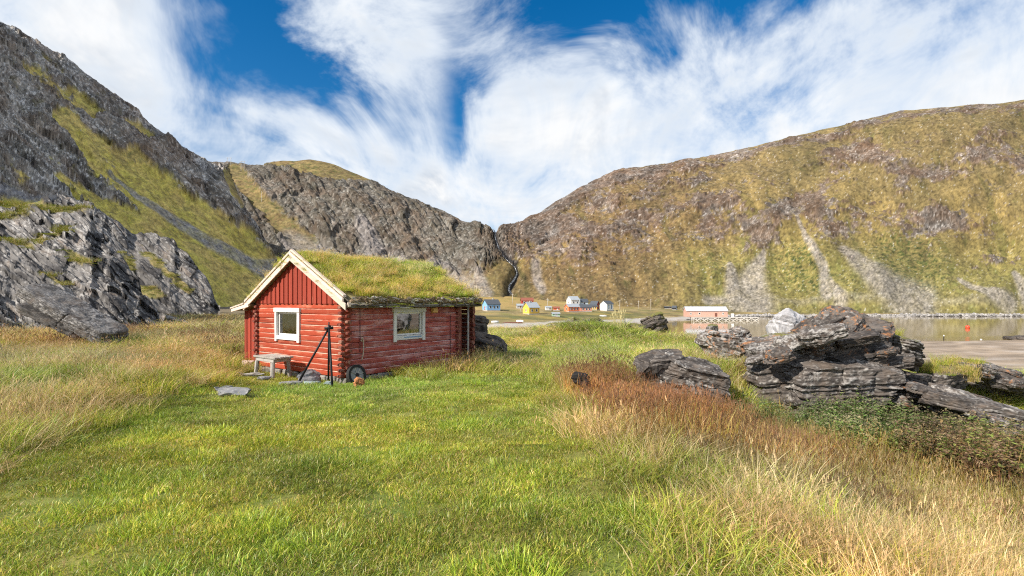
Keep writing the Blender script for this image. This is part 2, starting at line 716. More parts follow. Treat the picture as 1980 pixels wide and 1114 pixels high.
def back_mountain():
    cols = np.arange(240, 2380, 1.75)
    T = np.concatenate([np.linspace(0, 1, 265), np.linspace(1.01, 1.6, 14)])
    F = ([240, 560, 900, 990, 1100, 1300, 1450, 1600, 2000, 2380], [480, 470, 430, 420, 395, 372, 364, 362, 366, 380])
    R = ([240, 600, 850, 935, 957, 985, 1050, 1200, 1500, 2000, 2380], [800, 830, 720, 620, 590, 610, 650, 690, 710, 730, 730])
    S = ([240, 400, 440, 480, 505, 522, 545, 570, 600, 625, 645, 680, 720, 760, 800, 850, 900, 930, 950, 957, 966, 985, 1010, 1040, 1080, 1115, 1150, 1190, 1215, 1300, 1400,
          1460, 1530, 1600, 1650, 1700, 1740, 1790, 1850, 1920, 1980, 2100, 2380],
         [322, 318, 317, 320, 320, 314, 310, 312, 310, 313, 317, 333, 350, 372, 386, 408, 430, 437, 440, 447, 441, 439, 431, 413, 388, 368, 350, 330, 325, 314, 300,
          285, 268, 251, 236, 225, 215, 209, 204, 199, 195, 188, 190])
    shape = lambda t, px: (0.62 * t ** 1.35 + 0.38 * np.sin(np.clip(t, 0, 1) * math.pi / 2) ** 2.2)
    X, Y, Z = sheet(cols, T, F, R, S, shape)
    n, m = X.shape
    x, y, z = X.ravel(), Y.ravel(), Z.ravel()
    t = np.repeat(T, m)
    px = 990 + FPX * x / y
    py = HORIZON - FPX * (z - EYE) / y
    win = ss(0, .12, t) * (1 - 0.55 * ss(.86, 1.0, t))
    u = (px - 990) * .75
    rr0 = np.hypot(x, y)
    nrm = np.stack([-x / rr0 * .62, -y / rr0 * .62, np.full_like(x, .78)], -1)
    wx = 14 * fbm(P3(u / 60, z / 40, 0), 4, seed=21)
    wy = 14 * fbm(P3(u / 60, z / 40, 7), 4, seed=25)
    qx, qy = px + wx, py + wy
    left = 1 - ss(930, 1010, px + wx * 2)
    # how rocky each place is
    nA = fbm(P3(u / 45, z / 26, y / 90), 5, .55, seed=31)
    nB = fbm(P3(u / 12, z / 7.5, y / 40), 4, .6, seed=35)
    rock = left * (.85 - .75 * ss(505, 560, qy) + .25 * nA)
    rock = rock - left * .9 * ell(qx, qy, 640, 328, 130, 16, 8) - left * .7 * strip(qx, qy, [(450, 330), (500, 400), (590, 480)], 14, 26)
    rr = (1 - left)
    rock = rock + rr * (.10 + .9 * np.clip(nA * 1.1, -.6, .6))
    rock = rock + rr * .42 * (ell(qx, qy, 1180, 420, 190, 90, -20, .6) + ell(qx, qy, 1060, 470, 100, 45, 10))
    for e in ((1622, 432, 62, 34), (1760, 430, 70, 28, -8), (1720, 320, 75, 24, 25), (1640, 300, 60, 22, -20), (1740, 367, 18, 16), (1925, 495, 22, 12), (1930, 300, 70, 30, 10),
              (1560, 395, 60, 26, -30), (1480, 440, 60, 30, -40), (1400, 420, 60, 40, -30), (1850, 420, 60, 20), (1930, 568, 20, 6), (1820, 340, 60, 16)):
        rock = rock + rr * .55 * ell(qx, qy, *e)
    skyl = np.interp(px, *S)
    rock = rock + rr * .55 * strip(qx, qy - skyl, [(1000, 6), (1400, 12), (1700, 12), (2400, 14)], 11)
    rock = rock - rr * .45 * ss(500, 560, qy)
    rock = np.clip(rock, 0, 1)
    nR = fbm(P3(u / 8, z / 4.5, y / 18), 4, .65, seed=37)
    rk = ss(.32, .58, rock * (.86 + .14 * left) + .50 * nB + .60 * rr * nR + .03)
    # relief
    ribs = fbm(P3(u / 110 + .5 * np.sin(t * 4 + u / 150), t * 1.6, 3), 3, .5, seed=41, ridged=True)
    us = lerp(u, u * .8 + z * .6, left)
    zs = lerp(z, z * .8 - u * .6, left)
    wq = fbm(P3(us / 70, zs / 50, 11), 3, seed=46) * 1.2
    crag = fbm(P3(us / 95 + wq, zs / 34 + wq, y / 120), 7, .60, seed=45, ridged=True)
    crag2 = fbm(P3(us / 20 + wq, zs / 7.5 - wq, y / 40), 4, .6, seed=49)
    al = lerp(px * .95 - py * .3, px * .62 + py * .78, left)
    ac = lerp(px * .3 + py * .95, -px * .78 + py * .62, left)
    sA, stA = strata(al, ac, 60, 22, 401)
    sB, stB = strata(al, ac, 26, 8, 411)
    sC, stC = strata(al, ac, 11, 4, 415)
    dsp = win * (ribs * (5 - 1.5 * rr) + fbm(P3(u / 140, z / 80, 5), 4, seed=43) * (14 + 8 * rr) + rk * (crag * (3.0 + 4.0 * left) + crag2 * 1.2 + sA * (1.6 + 1.6 * left) + sB * (1.1 + .5 * left) + sC * (.6 + .2 * left)) + (1 - rk) * (nB * 1.2 + nA * 2.0))
    dF, tF = polydist(px, py, FALL)
    gul = np.exp(-(dF / 9.0) ** 2)
    dsp = dsp - gul * 7.0
    # colour
    fl = lambda s, a=1: ss(-.35 / a, .35 / a, s)
    n1 = fbm(P3(u / 14, z / 8, y / 30), 5, .66, seed=51)
    n2 = fbm(P3(u / 30, z / 18, y / 60), 4, .55, seed=55)
    n3 = fbm(P3(u / 2.6, z / 1.7, y / 6), 3, .65, seed=58)
    n5 = fbm(P3(u / 80, z / 45, y / 150), 4, .6, seed=66)
    veg = lerp(C['olive'] * 1.05, C['brown'], np.clip(fl(n2 + .3 * n1 + .8 * n5 + .05) * 1.0, 0, 1))
    veg = lerp(veg, C['gold'], np.clip(fl(-n2 * .6 + n1 + .02, 1.4) * .40 + .10, 0, 1))
    veg = lerp(veg, C['dkgreen'], ss(.06, .36, n1 * .7 + n3 * .45 + .10 * left) * .75)
    veg = lerp(veg, C['tan'] * .9, ss(.10, .42, -n1 + .5 * n3) * .45)
    brow = rr * ell(qx, qy, 1150, 430, 260, 150, 0, .7)
    veg = lerp(veg, C['rust'], np.clip(brow * (.42 + .8 * n1), 0, .8))
    veg = lerp(veg, C['brown'] * .9, np.clip(rr * ell(qx, qy, 1180, 545, 170, 45, 0, .6) * (.6 + n1), 0, .8))
    golds = np.zeros_like(px)
    for e in ((1345, 500, 30, 40, 20), (1390, 545, 30, 45, 15), (1560, 430, 40, 60, 30), (1690, 420, 25, 50), (1440, 380, 60, 40), (1640, 380, 60, 40), (1900, 460, 90, 60),
              (1840, 595, 260, 7), (1560, 520, 50, 50), (1520, 575, 80, 12), (1880, 380, 80, 40), (1060, 500, 70, 16, -15)):
        golds = golds + ell(qx, qy, *e, soft=.8) * .8
    veg = lerp(veg, C['gold'] * np.array([1.0, 1.02, .9]), np.clip(golds * (.62 + .9 * n1), 0, .85))
    veg = lerp(veg, np.array([.185, .148, .046]), np.clip(rr * ss(1380, 1520, px) * (.25 + .6 * n2), 0, .6))
    gs = fbm(P3((u + z * .35 + 12 * n5) / 17, z / 75, 3), 4, .6, seed=68)
    veg = lerp(veg, C['gold'] * 1.05, ss(.06, .36, gs + .6 * n1) * .34 * rr)
    veg = lerp(veg, C['dkgreen'] * 1.2, ss(.08, .40, -gs + .6 * n1) * .40 * rr)
    lowg = rr * ss(420, 540, py + 40 * n5) * ss(1200, 1450, px)
    veg = lerp(veg, np.array([.165, .165, .045]), np.clip(lowg * (.5 + .5 * n1), 0, .8))
    upb = rr * (1 - ss(330, 470, py + 60 * n5))
    veg = lerp(veg, np.array([.155, .115, .055]), np.clip(upb * (.5 + .7 * n2), 0, .8))
    bush = rr * (ell(qx, qy, 1545, 515, 60, 45, 15) + ell(qx, qy, 1760, 510, 85, 60, 25) + .6 * ell(qx, qy, 1620, 560, 50, 25) + .5 * ell(qx, qy, 1380, 520, 40, 40))
    spots = fbm(P3(u / 5.5, z / 1.8, y / 12), 3, .5, seed=61)
    veg = lerp(veg, C['dkgreen'], np.clip(ss(.02, .22, spots) * bush, 0, .9))
    rcol = lerp(C['rock'], C['dark'], fl(n1 * .8 + stB * .2 + stA * .1 + stC * .15))
    rcol = lerp(rcol, C['light'], ss(.06, .45, n3 - stB * .12 + n1 * .3 + crag2 * .2) * .8)
    rcol = lerp(rcol, C['rust'], np.clip(.10 + rr * .34 + n2 * .7, 0, .55))
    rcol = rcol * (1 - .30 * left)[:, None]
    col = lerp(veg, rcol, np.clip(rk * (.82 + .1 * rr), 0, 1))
    # scree fans and streaks
    scr = np.zeros_like(px)
    for pts, w0, w1 in (([(1478, 488), (1462, 520), (1450, 560), (1450, 592)], 5, 46), ([(1412, 508), (1418, 540), (1425, 575)], 4, 26), ([(1632, 488), (1668, 525), (1715, 565), (1770, 592)], 10, 40),
                        ([(1540, 420), (1560, 470), (1590, 520), (1600, 580)], 3, 12), ([(1605, 545), (1625, 590)], 3, 14), ([(1855, 540), (1895, 570), (1950, 592)], 4, 16),
                        ([(1960, 530), (1990, 580)], 6, 20), ([(845, 520), (870, 545), (905, 560)], 16, 20), ([(925, 540), (940, 565)], 10, 14), ([(1035, 520), (1037, 545), (1048, 562)], 9, 8),
                        ([(700, 440), (730, 500), (760, 530)], 14, 30), ([(560, 470), (640, 520)], 20, 30)):
        scr = np.maximum(scr, strip(px + wx * .55, py + wy * .3, pts, w0, w1, .5))
    scr = np.maximum(scr, .40 * strip(px + wx, py + wy * .4, [(1400, 585), (1700, 588), (2050, 592)], 7, 6, .8))
    scr = np.maximum(scr, .9 * (1 - ss(1430, 1480, qx)) * strip(qx, qy, [(1365, 578), (1440, 585)], 9, 8, .6))
    scr = np.clip(scr * (.88 + .7 * n1 + .25 * n3), 0, 1)
    sc_col = lerp(C['scree'], C['light'] * np.array([1.0, .93, .88]), fl(n3 * 1.2) * .6)
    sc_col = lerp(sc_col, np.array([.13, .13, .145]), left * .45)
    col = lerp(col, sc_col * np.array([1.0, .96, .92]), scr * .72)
    col = lerp(col, np.array([.028, .028, .032]), np.exp(-(dF / 4.2) ** 2) * .95)
    n4 = fbm(P3(u / 5.5 + z / 15, z / 3.6, y / 14), 3, .6, seed=64)
    col = lerp(col, C['light'] * .95, ss(.30, .48, n3 + .25 * nR) * .6 * rr)
    col = col * np.clip(1 + .95 * n3 + 1.0 * n4, .22, 2.3)[:, None]
    col = col * (1 - .06 * rr)[:, None] * np.clip(1 + .55 * n5 + .25 * gs, .5, 1.6)[:, None]
    V = np.stack([x, y, z], -1) + nrm * dsp[:, None]
    X2, Y2, Z2 = (V[:, i].reshape(n, m) for i in range(3))
    finish_sheet('mountain_back', X2, Y2, Z2, col)
    return X2, Y2, Z2


def left_mountain():
    cols = np.arange(-520, 580, 1.75)
    T = np.concatenate([np.linspace(0, 1, 330), np.linspace(1.01, 1.5, 12)])
    F = ([-520, -200, 0, 200, 300, 400, 500, 545, 580], [34, 44, 54, 72, 92, 130, 215, 300, 350])
    R = ([-520, -200, 0, 200, 400, 440, 470, 500, 545, 580], [130, 170, 215, 290, 430, 455, 450, 430, 400, 380])
    S = ([-520, -300, -120, 0, 60, 120, 170, 200, 235, 260, 300, 350, 380, 400, 425, 440, 455, 475, 500, 530, 550, 565, 580],
         [-300, -170, -40, 40, 71, 107, 146, 165, 195, 210, 246, 286, 304, 313, 318, 330, 360, 408, 446, 492, 532, 566, 588])
    shape = lambda t, px: (0.70 * t ** 1.12 + 0.30 * np.sin(np.clip(t, 0, 1) * math.pi / 2) ** 1.6)
    X, Y, Z = sheet(cols, T, F, R, S, shape)
    n, m = X.shape
    x, y, z = X.ravel(), Y.ravel(), Z.ravel()
    t = np.repeat(T, m)
    px = 990 + FPX * x / y
    py = HORIZON - FPX * (z - EYE) / y
    win = ss(0, .08, t) * (1 - 0.6 * ss(.85, 1.0, t))
    u = (px - 990) * .5
    D = y / 200.0
    wx = 16 * fbm(P3(px / 70, py / 60, 0), 4, seed=71)
    wy = 16 * fbm(P3(px / 70, py / 60, 9), 4, seed=74)
    qx, qy = px + wx, py + wy
    # along and across the strata, which fall to the right
    sa, ca = math.sin(rad(38)), math.cos(rad(38))
    al = px * ca + py * sa
    ac = -px * sa + py * ca
    nA = fbm(P3(al / 90, ac / 34, 1), 5, .55, seed=77)
    nB = fbm(P3(al / 26, ac / 10, 2), 4, .6, seed=79)
    grass = np.zeros_like(px)
    for pts, w0, w1, a in (([(120, 225), (190, 300), (300, 385), (420, 470), (540, 560)], 14, 62, 1.0), ([(255, 300), (330, 365), (440, 445), (540, 520)], 10, 32, .9),
                           ([(120, 350), (200, 415), (300, 480), (420, 560), (480, 590)], 12, 70, 1.0), ([(140, 175), (190, 215)], 14, 14, .5), ([(0, 300), (50, 345)], 8, 12, .6),
                           ([(440, 335), (460, 380), (500, 440), (560, 510)], 6, 12, .9), ([(0, 395), (120, 400)], 12, 12, .6), ([(100, 60), (160, 130)], 6, 6, .3),
                           ([(240, 240), (290, 270)], 8, 8, .5), ([(60, 130), (150, 200)], 10, 10, .35)):
        grass = np.maximum(grass, a * strip(qx, qy, pts, w0, w1, .6))
    crags = np.zeros_like(px)
    for pts, w0, w1 in (([(-60, 200), (20, 300), (90, 350), (160, 400), (268, 474)], 34, 12), ([(165, 262), (185, 300), (212, 330)], 8, 10), ([(330, 300), (400, 360), (480, 430), (555, 505)], 30, 26),
                        ([(200, 235), (300, 320), (380, 380)], 16, 18), ([(-100, 380), (0, 430), (100, 480), (180, 560)], 50, 20)):
        crags = np.maximum(crags, strip(qx, qy, pts, w0, w1, .5))
    rock = np.clip(.72 - 1.0 * grass + .62 * crags + .34 * nA, 0, 1)
    nC = fbm(P3(al / 15, ac / 6, 3), 4, .65, seed=78)
    rk = ss(.32, .58, rock + .40 * nB + .35 * nC)
    wq = fbm(P3(al / 90, ac / 60, 11), 3, seed=82) * 1.3
    crag = fbm(P3(al / 120 + wq, ac / 46 + wq, y / 120), 7, .60, seed=81, ridged=True)
    crag2 = fbm(P3(al / 24 + wq, ac / 9 - wq, y / 40), 4, .6, seed=85)
    pxm = y / FPX      # metres per photograph pixel here
    big = fbm(P3(al / 150, ac / 60, 5), 3, seed=88)
    sA, stA = strata(al, ac, 90, 30, 421)
    sB, stB = strata(al, ac, 34, 10, 431)
    sC, stC = strata(al, ac, 13, 4, 435)
    dsp = win * pxm * (big * 14 + crags * 8 + rk * (crag * 14 + crag2 * 4 + sA * 6 + sB * 3.6 + sC * 1.8) + (1 - rk) * (nB * 3.0))
    rr0 = np.hypot(x, y)
    V = np.stack([x - x / rr0 * .62 * dsp, y - y / rr0 * .62 * dsp, z + .78 * dsp], -1)
    X2, Y2, Z2 = (V[:, i].reshape(n, m) for i in range(3))
    fl = lambda s, a=1: ss(-.35 / a, .35 / a, s)
    n1 = fbm(P3(al / 26, ac / 12, 3), 5, .66, seed=91)
    n2 = fbm(P3(al / 60, ac / 24, 4), 4, .55, seed=95)
    n3 = fbm(P3(al / 5.2, ac / 2.4, 5), 3, .65, seed=98)
    veg = lerp(np.array([.46, .40, .070]), C['gold'] * 1.9, fl(n2 + .5 * n1) * .65)
    veg = lerp(veg, C['dkgreen'] * 1.3, ss(.08, .42, n1 + .2 * n3) * .65)
    veg = lerp(veg, C['rust'] * 1.2, ss(.15, .45, -n2 + .4 * n1) * .5)
    upper = 1 - ss(.5, .9, t)
    veg = lerp(veg, C['brown'], (1 - upper) * .6)
    rcol = lerp(C['rock'], C['dark'], fl(n1 * .8 + stB * .25 + stA * .15))
    rcol = lerp(rcol, C['light'], ss(.04, .42, n3 - stB * .12 + .3 * n1 + crag2 * .2) * .85)
    rcol = rcol * 1.75
    rcol = lerp(rcol, C['rust'] * .9, np.clip(.16 + n2 * .8, 0, .55))
    rcol = lerp(rcol, C['olive'] * .8, np.clip(.05 + ss(.1, .5, fbm(P3(al / 22, ac / 12, 8), 3, seed=101)) * .6 * (1 - crags), 0, 1))
    col = lerp(veg, rcol, rk * .95)
    scr = np.zeros_like(px)
    for pts, w0, w1 in (([(212, 338), (265, 380), (330, 420), (400, 462), (470, 500), (530, 530)], 4, 15), ([(420, 462), (480, 500), (530, 515)], 4, 8),
                        ([(-40, 360), (60, 385), (110, 392)], 14, 5), ([(485, 420), (530, 470)], 6, 10), ([(330, 545), (400, 585)], 8, 10)):
        scr = np.maximum(scr, strip(px + wx * .3, py + wy * .3, pts, w0, w1, .35))
    scr = np.clip(scr * (.8 + .8 * n1), 0, 1)
    col = lerp(col, lerp(np.array([.19, .185, .20]), C['light'], fl(n3) * .6), scr * .95)
    n4 = fbm(P3(al / 12, ac / 4.5, 6), 3, .6, seed=104)
    col = col * np.clip(1 + .8 * n3 + 1.0 * n4, .22, 2.3)[:, None]
    finish_sheet('mountain_left', X2, Y2, Z2, col)
    return X2, Y2, Z2


def ground_sheet():
    i = np.arange(-230, 231)
    xs = 4.4 * np.sinh(0.0275 * i)
    j = np.arange(-120, 232)
    ys = 12 + 5.0 * np.sinh(0.0265 * j)
    ys = ys[ys > -60]
    ys = np.concatenate([[-600, -200, -100], ys])
    xs = np.concatenate([[-4000], xs, [4000]])
    ys = np.concatenate([ys, [4000]])
    X, Y = np.meshgrid(xs, ys)
    x, y = X.ravel(), Y.ravel()
    z = ground_z(x, y)
    d = y - shore(x)
    n1 = fbm(P3(x / 3, y / 3, 0), 4, seed=111)
    n2 = fbm(P3(x / 14, y / 9, 0), 4, seed=113)
    n0 = fbm(P3(x * 1.2, y * 1.2, 0), 4, seed=115)
    lawn = lerp(np.array([.12, .155, .030]), np.array([.22, .20, .05]), ss(-.3, .4, n0))
    dry = lerp(np.array([.21, .16, .07]), np.array([.13, .12, .035]), ss(-.3, .4, n0))
    col = lawn
    wdry = np.maximum(ss(5.2, 6.6, -x - .12 * (y - 5) + n1), ss(.6, 2.0, x + n1 * .5))
    col = lerp(col, dry, wdry * .8)
    col = lerp(col, np.array([.16, .165, .04]), ss(14, 18, y) * ss(-3, 0, x))
    far = ss(45, 120, np.hypot(x, y))
    vc = lerp(C['olive'] * 1.0, C['tan'] * .9, ss(-.25, .3, n2))
    vc = lerp(vc, C['brown'] * .75, ss(.02, .35, fbm(P3(x / 30, y / 12, 4), 4, seed=117)) * .85)
    vc = lerp(vc, C['gold'] * 1.0, ss(.1, .4, fbm(P3(x / 45, y / 8, 6), 3, seed=119)) * .6)
    vc = lerp(vc, C['tan'] * np.array([1.05, .95, .7]), ss(70, 130, d) * (1 - ss(60, 120, x)) * .7)
    vc = lerp(vc, np.array([.075, .085, .03]), np.exp(-((d - 38) / 16) ** 2) * ss(-40, 0, x) * (1 - ss(75, 110, x)) * .8)
    vc = lerp(vc, np.array([.30, .215, .06]), ss(.05, .35, fbm(P3(x / 26, y / 10, 14), 4, .6, seed=127)) * .7)
    vc = lerp(vc, np.array([.13, .145, .035]), ss(.05, .35, fbm(P3(x / 20, y / 9, 16), 4, .6, seed=129)) * .6)
    vc = vc * 1.18
    beach = (1 - ss(9, 13, d + 3 * n2)) * ss(-6, -2, d)
    vc = lerp(vc, np.array([.40, .37, .34]), np.clip(beach * 1.3, 0, 1))
    vc = lerp(vc, np.array([.16, .125, .085]), 1 - ss(-5, -1, d))
    fl_ = ss(8, 26, x) * (1 - ss(126, 133, y + 9 * pn(P3(x / 30, y / 60, 0), 12)))
    sand = lerp(np.array([.38, .295, .22]), np.array([.20, .155, .115]), ss(-.25, .3, fbm(P3(x / 5, y / 1.6, 2), 4, .6, seed=121)))
    sand = lerp(sand, np.array([.46, .40, .35]), ss(.1, .35, fbm(P3(x / 9, y / 3, 5), 3, seed=123)) * .6)
    vc = lerp(vc, sand, fl_)
    col = lerp(col, vc, far)
    o = mesh_np('ground', np.stack([x, y, z], -1), grid_faces(*X.shape), M_GROUND, col=col)
    tag(o, kind='structure')


def water():
    m, t, b = new_mat('sea_water')
    geo = t.nodes.new('ShaderNodeNewGeometry')
    sp = t.nodes.new('ShaderNodeSeparateXYZ')
    t.links.new(geo.outputs['Position'], sp.inputs[0])
    x, y = E(sp.outputs[0]), E(sp.outputs[1])
    patch = noise_node(combine(x * 0.006, y * 0.05, 0.0), 1.0, 4, 0.6)
    near = 1.0 - sstep(105.0, 150.0, y + (patch - 0.5) * 60.0)
    rip = noise_node(combine(x * 0.5, y * 1.2, 0.0), 1.0, 5, 0.65)
    calm = noise_node(combine(x * 0.04, y * 0.2, 4.0), 1.0, 3, 0.55)
    amp = near * 0.8 + sstep(0.58, 0.72, patch) * 0.10 + 0.008
    c = mixc(near, (0.21, 0.148, 0.058), (0.20, 0.145, 0.105))
    t.links.new(c, b.inputs['Base Color'])
    setp(b, rough=0.06, ior=1.33, spec=0.5)
    bn = t.nodes.new('ShaderNodeBump')
    bn.inputs['Distance'].default_value = 0.45
    t.links.new((rip * 0.8 + calm * 0.5).s, bn.inputs['Height'])
    t.links.new((amp * 0.75).s, bn.inputs['Strength'])
    t.links.new(bn.outputs[0], b.inputs['Normal'])
    xs = np.concatenate([[-4000, -600], np.linspace(-200, 900, 40), [4000]])
    ys = np.concatenate([[-600], np.linspace(0, 460, 30)])
    X, Y = np.meshgrid(xs, ys)
    o = mesh_np('sea_water', np.stack([X.ravel(), Y.ravel(), np.zeros(X.size)], -1), grid_faces(*X.shape), m)
    tag(o, kind='structure')


ground_sheet()
water()
BX, BY, BZ = back_mountain()
LX, LY, LZ = left_mountain()
_bpx = 990 + FPX * BX / BY
_bpy = HORIZON - FPX * (BZ - EYE) / BY
_lpx = 990 + FPX * LX / LY
_lpy = HORIZON - FPX * (LZ - EYE) / LY


def on_mountain(px, py, which='b', push=0.0):
    a, b, X, Y, Z = (_bpx, _bpy, BX, BY, BZ) if which == 'b' else (_lpx, _lpy, LX, LY, LZ)
    d = (a - px) ** 2 + (b - py) ** 2 + np.where(np.arange(len(X))[:, None] > len(X) - 16, 1e6, 0)
    k = np.unravel_index(np.argmin(d), d.shape)
    return Vector((X[k], Y[k] - push, Z[k]))

# ---------------------------------------------------------------- rocks
def cube_sphere(n):
    g = np.linspace(-1, 1, n)
    A, B = np.meshgrid(g, g)
    a, b = A.ravel(), B.ravel()
    o = np.ones_like(a)
    faces = [np.stack(q, -1) for q in ((a, b, o), (b, a, -o), (o, a, b), (-o, b, a), (b, o, a), (a, -o, b))]
    V = np.concatenate(faces)
    F = np.concatenate([grid_faces(n, n) + k * n * n for k in range(6)])
    key = np.round(V * 1e5).astype(np.int64)
    _, idx, inv = np.unique(key, axis=0, return_index=True, return_inverse=True)
    return V[idx], inv.ravel()[F]


_cs = {}
ROCKS = []
M_ROCK = mat_attr('schist_rock', bscale=5.0, fine=38.0, bstr=0.55, bdist=0.03, vary=0.30, rough=0.85)
M_ROCKFAR = mat_attr('crag_rock', bscale=1.2, fine=9.0, bstr=0.6, bdist=0.10, vary=0.35, rough=0.9)


def rock_block(name, c, half, rot=(0, 0, 0), seed=1, res=60, layer=0.12, parent=None, lichen=0.3, orange=0.0, moss=0.0, pal=None, rough=1.0, power=5.0, mat=None, light=0.0, cuts=9, sit=False):
    """one layered block: local z is across the bedding"""
    if res not in _cs:
        _cs[res] = cube_sphere(res)
    V, F = _cs[res]
    V = V / (np.abs(V) ** power).sum(1)[:, None] ** (1 / power)
    h = np.array(half, float)
    p = V * h
    s = float(h.max())
    rr = np.random.RandomState(seed)
    w = fbm(p / (s * 1.1), 2, seed=seed)[:, None]
    w2 = fbm(p / (s * 1.1) + 31, 2, seed=seed + 5)[:, None]
    w3 = fbm(p / (s * 1.1) + 57, 2, seed=seed + 9)[:, None]
    p = p + np.concatenate([w * h[0] * .30, w2 * h[1] * .30, w3 * h[2] * .30], 1) * rough
    # broken faces
    for q in range(cuts):
        nv = rr.normal(size=3) * np.array([1.0, 1.2, .8])
        nv /= np.linalg.norm(nv)
        d = p @ nv
        lim = d.max() * rr.uniform(.60, .86)
        p = p - nv * (np.clip(d - lim, 0, None) * .93)[:, None]
    # bedding of uneven thickness
    zz = p[:, 2] + .9 * layer * fbm(p / np.array([s * .6, s * .6, s]), 3, seed=seed + 12)
    edges = np.cumsum(rr.choice([.35, .5, .8, 1.2, 1.9, 2.6], 400)) * layer
    edges -= edges[200]
    k = np.searchsorted(edges, zz)
    lo, hi = edges[np.clip(k - 1, 0, 399)], edges[np.clip(k, 0, 399)]
    dl, dh = zz - lo, hi - zz
    tab = rr.uniform(-1, 1, 257)
    r0 = tab[k % 257]
    gs = rr.choice([.1, .2, .3, 1.0], 400) 
    lat = np.stack([p[:, 0], p[:, 1], np.zeros(len(p))], -1)
    ln = np.linalg.norm(lat, axis=1)[:, None] + 1e-6
    lat = lat / ln
    side = ss(.15, .8, (np.abs(V[:, :2]) ** 3).sum(1))
    gw = layer * .16
    patch = ss(-.2, .3, fbm(p / (s * .5) + 11, 3, seed=seed + 14))
    groove = -(np.exp(-(dl / gw) ** 2) * gs[np.clip(k - 1, 0, 399)] + np.exp(-(dh / gw) ** 2) * gs[np.clip(k, 0, 399)]) * patch
    # upright joints
    ang = fbm(p / s * 1.1, 3, seed=seed + 15) * .9
    jc = (p[:, 0] + .5 * p[:, 1]) / (s * .55) + ang
    jx = np.floor(jc).astype(int)
    jf = jc - jx
    r1 = tab[(jx * 7 + 31 + (k // 3) * 3) % 257]
    joint = -np.exp(-(np.minimum(jf, 1 - jf) / .025) ** 2) * ss(-.1, .2, fbm(p / (s * .4), 2, seed=seed + 16))
    am = min(layer, s * .12)
    p = p + lat * (side * (r0 * am * .55 + groove * am * .9 + r1 * s * .05 + joint * s * .06))[:, None] * rough
    f0 = fbm(p / np.array([s * .35, s * .35, s * .22]), 4, .55, seed=seed + 19, ridged=True)
    f1 = fbm(p / np.array([layer * 4.5, layer * 4.5, layer * .8]), 4, .6, seed=seed + 21)
    f2 = fbm(p / (layer * .8), 3, .6, seed=seed + 25)
    V_n = p / h
    V_n = V_n / (np.linalg.norm(V_n, axis=1)[:, None] + 1e-6)
    p = p + V_n * (f0 * s * .055 + f1 * layer * .50 + f2 * layer * .22)[:, None] * rough
    # colour
    base, dark, pale = pal if pal else (np.array([.138, .118, .104]), np.array([.042, .036, .033]), np.array([.39, .365, .34]))
    strk = fbm(p / np.array([s * .5, s * .5, layer * .35]), 4, .6, seed=seed + 28)
    blot = fbm(p / (s * .35), 4, .6, seed=seed + 31)
    col = lerp(base, dark, ss(-.28, .22, strk + .45 * blot + .15 * r0))
    col = lerp(col, np.array([.13, .095, .07]), ss(.0, .4, -blot + .3 * strk) * .5)
    col = lerp(col, pale, ss(.05, .42, f2 * .7 + f1 * .4 + blot * .45 + lichen - .32) * min(.9, .45 + lichen + light))
    if light:
        col = lerp(col, pale, light)
    R = Euler(rot).to_matrix()
    Rn = np.array(R)
    q = p @ Rn.T
    up = q[:, 2] / (np.abs(q[:, 2]).max() + 1e-6)
    if orange:
        on = fbm(p / (s * .22), 4, .6, seed=seed + 35)
        on = on + .5 * f2
        col = lerp(col, np.array([.36, .15, .050]), ss(.22, .50, on + orange * .26) * .75)
    if moss:
        mn = fbm(q / (s * .25), 4, .6, seed=seed + 38)
        col = lerp(col, np.array([.145, .14, .035]), ss(.0, .25, mn + (up - .55) * 1.2 + moss * .5) * .9)
    if sit:
        gap = q[:, 2].min() + c[2] - (gz(c[0], c[1]) - .15)
        if gap > 0:
            q[:, 2] -= gap * ss(.0, .9, -up)
    q = q + np.array(c)
    o = mesh_np(name, q - np.array(c), F, mat or M_ROCK, parent, col=col, smooth=True)
    ROCKS.append(o)
    o.location = Vector(c) if parent is None else Vector(c) - Vector(parent.location)
    return o


def outcrop(name, label, loc, blocks, group=None, cat='rock'):
    root = empty(name, loc)
    tag(root, label, cat, group, 'thing')
    for b in blocks:
        rock_block(parent=root, **b)
    return root


def rk(px, py, Y, hw, hd, hh, rot=(0, 0, 0), name='block', **k):
    """block from its middle in view, its distance and half sizes in metres"""
    c = at(px, py, Y)
    return dict(name=name, c=tuple(c), half=(hw, hd, hh), rot=tuple(rad(a) for a in rot), **k)


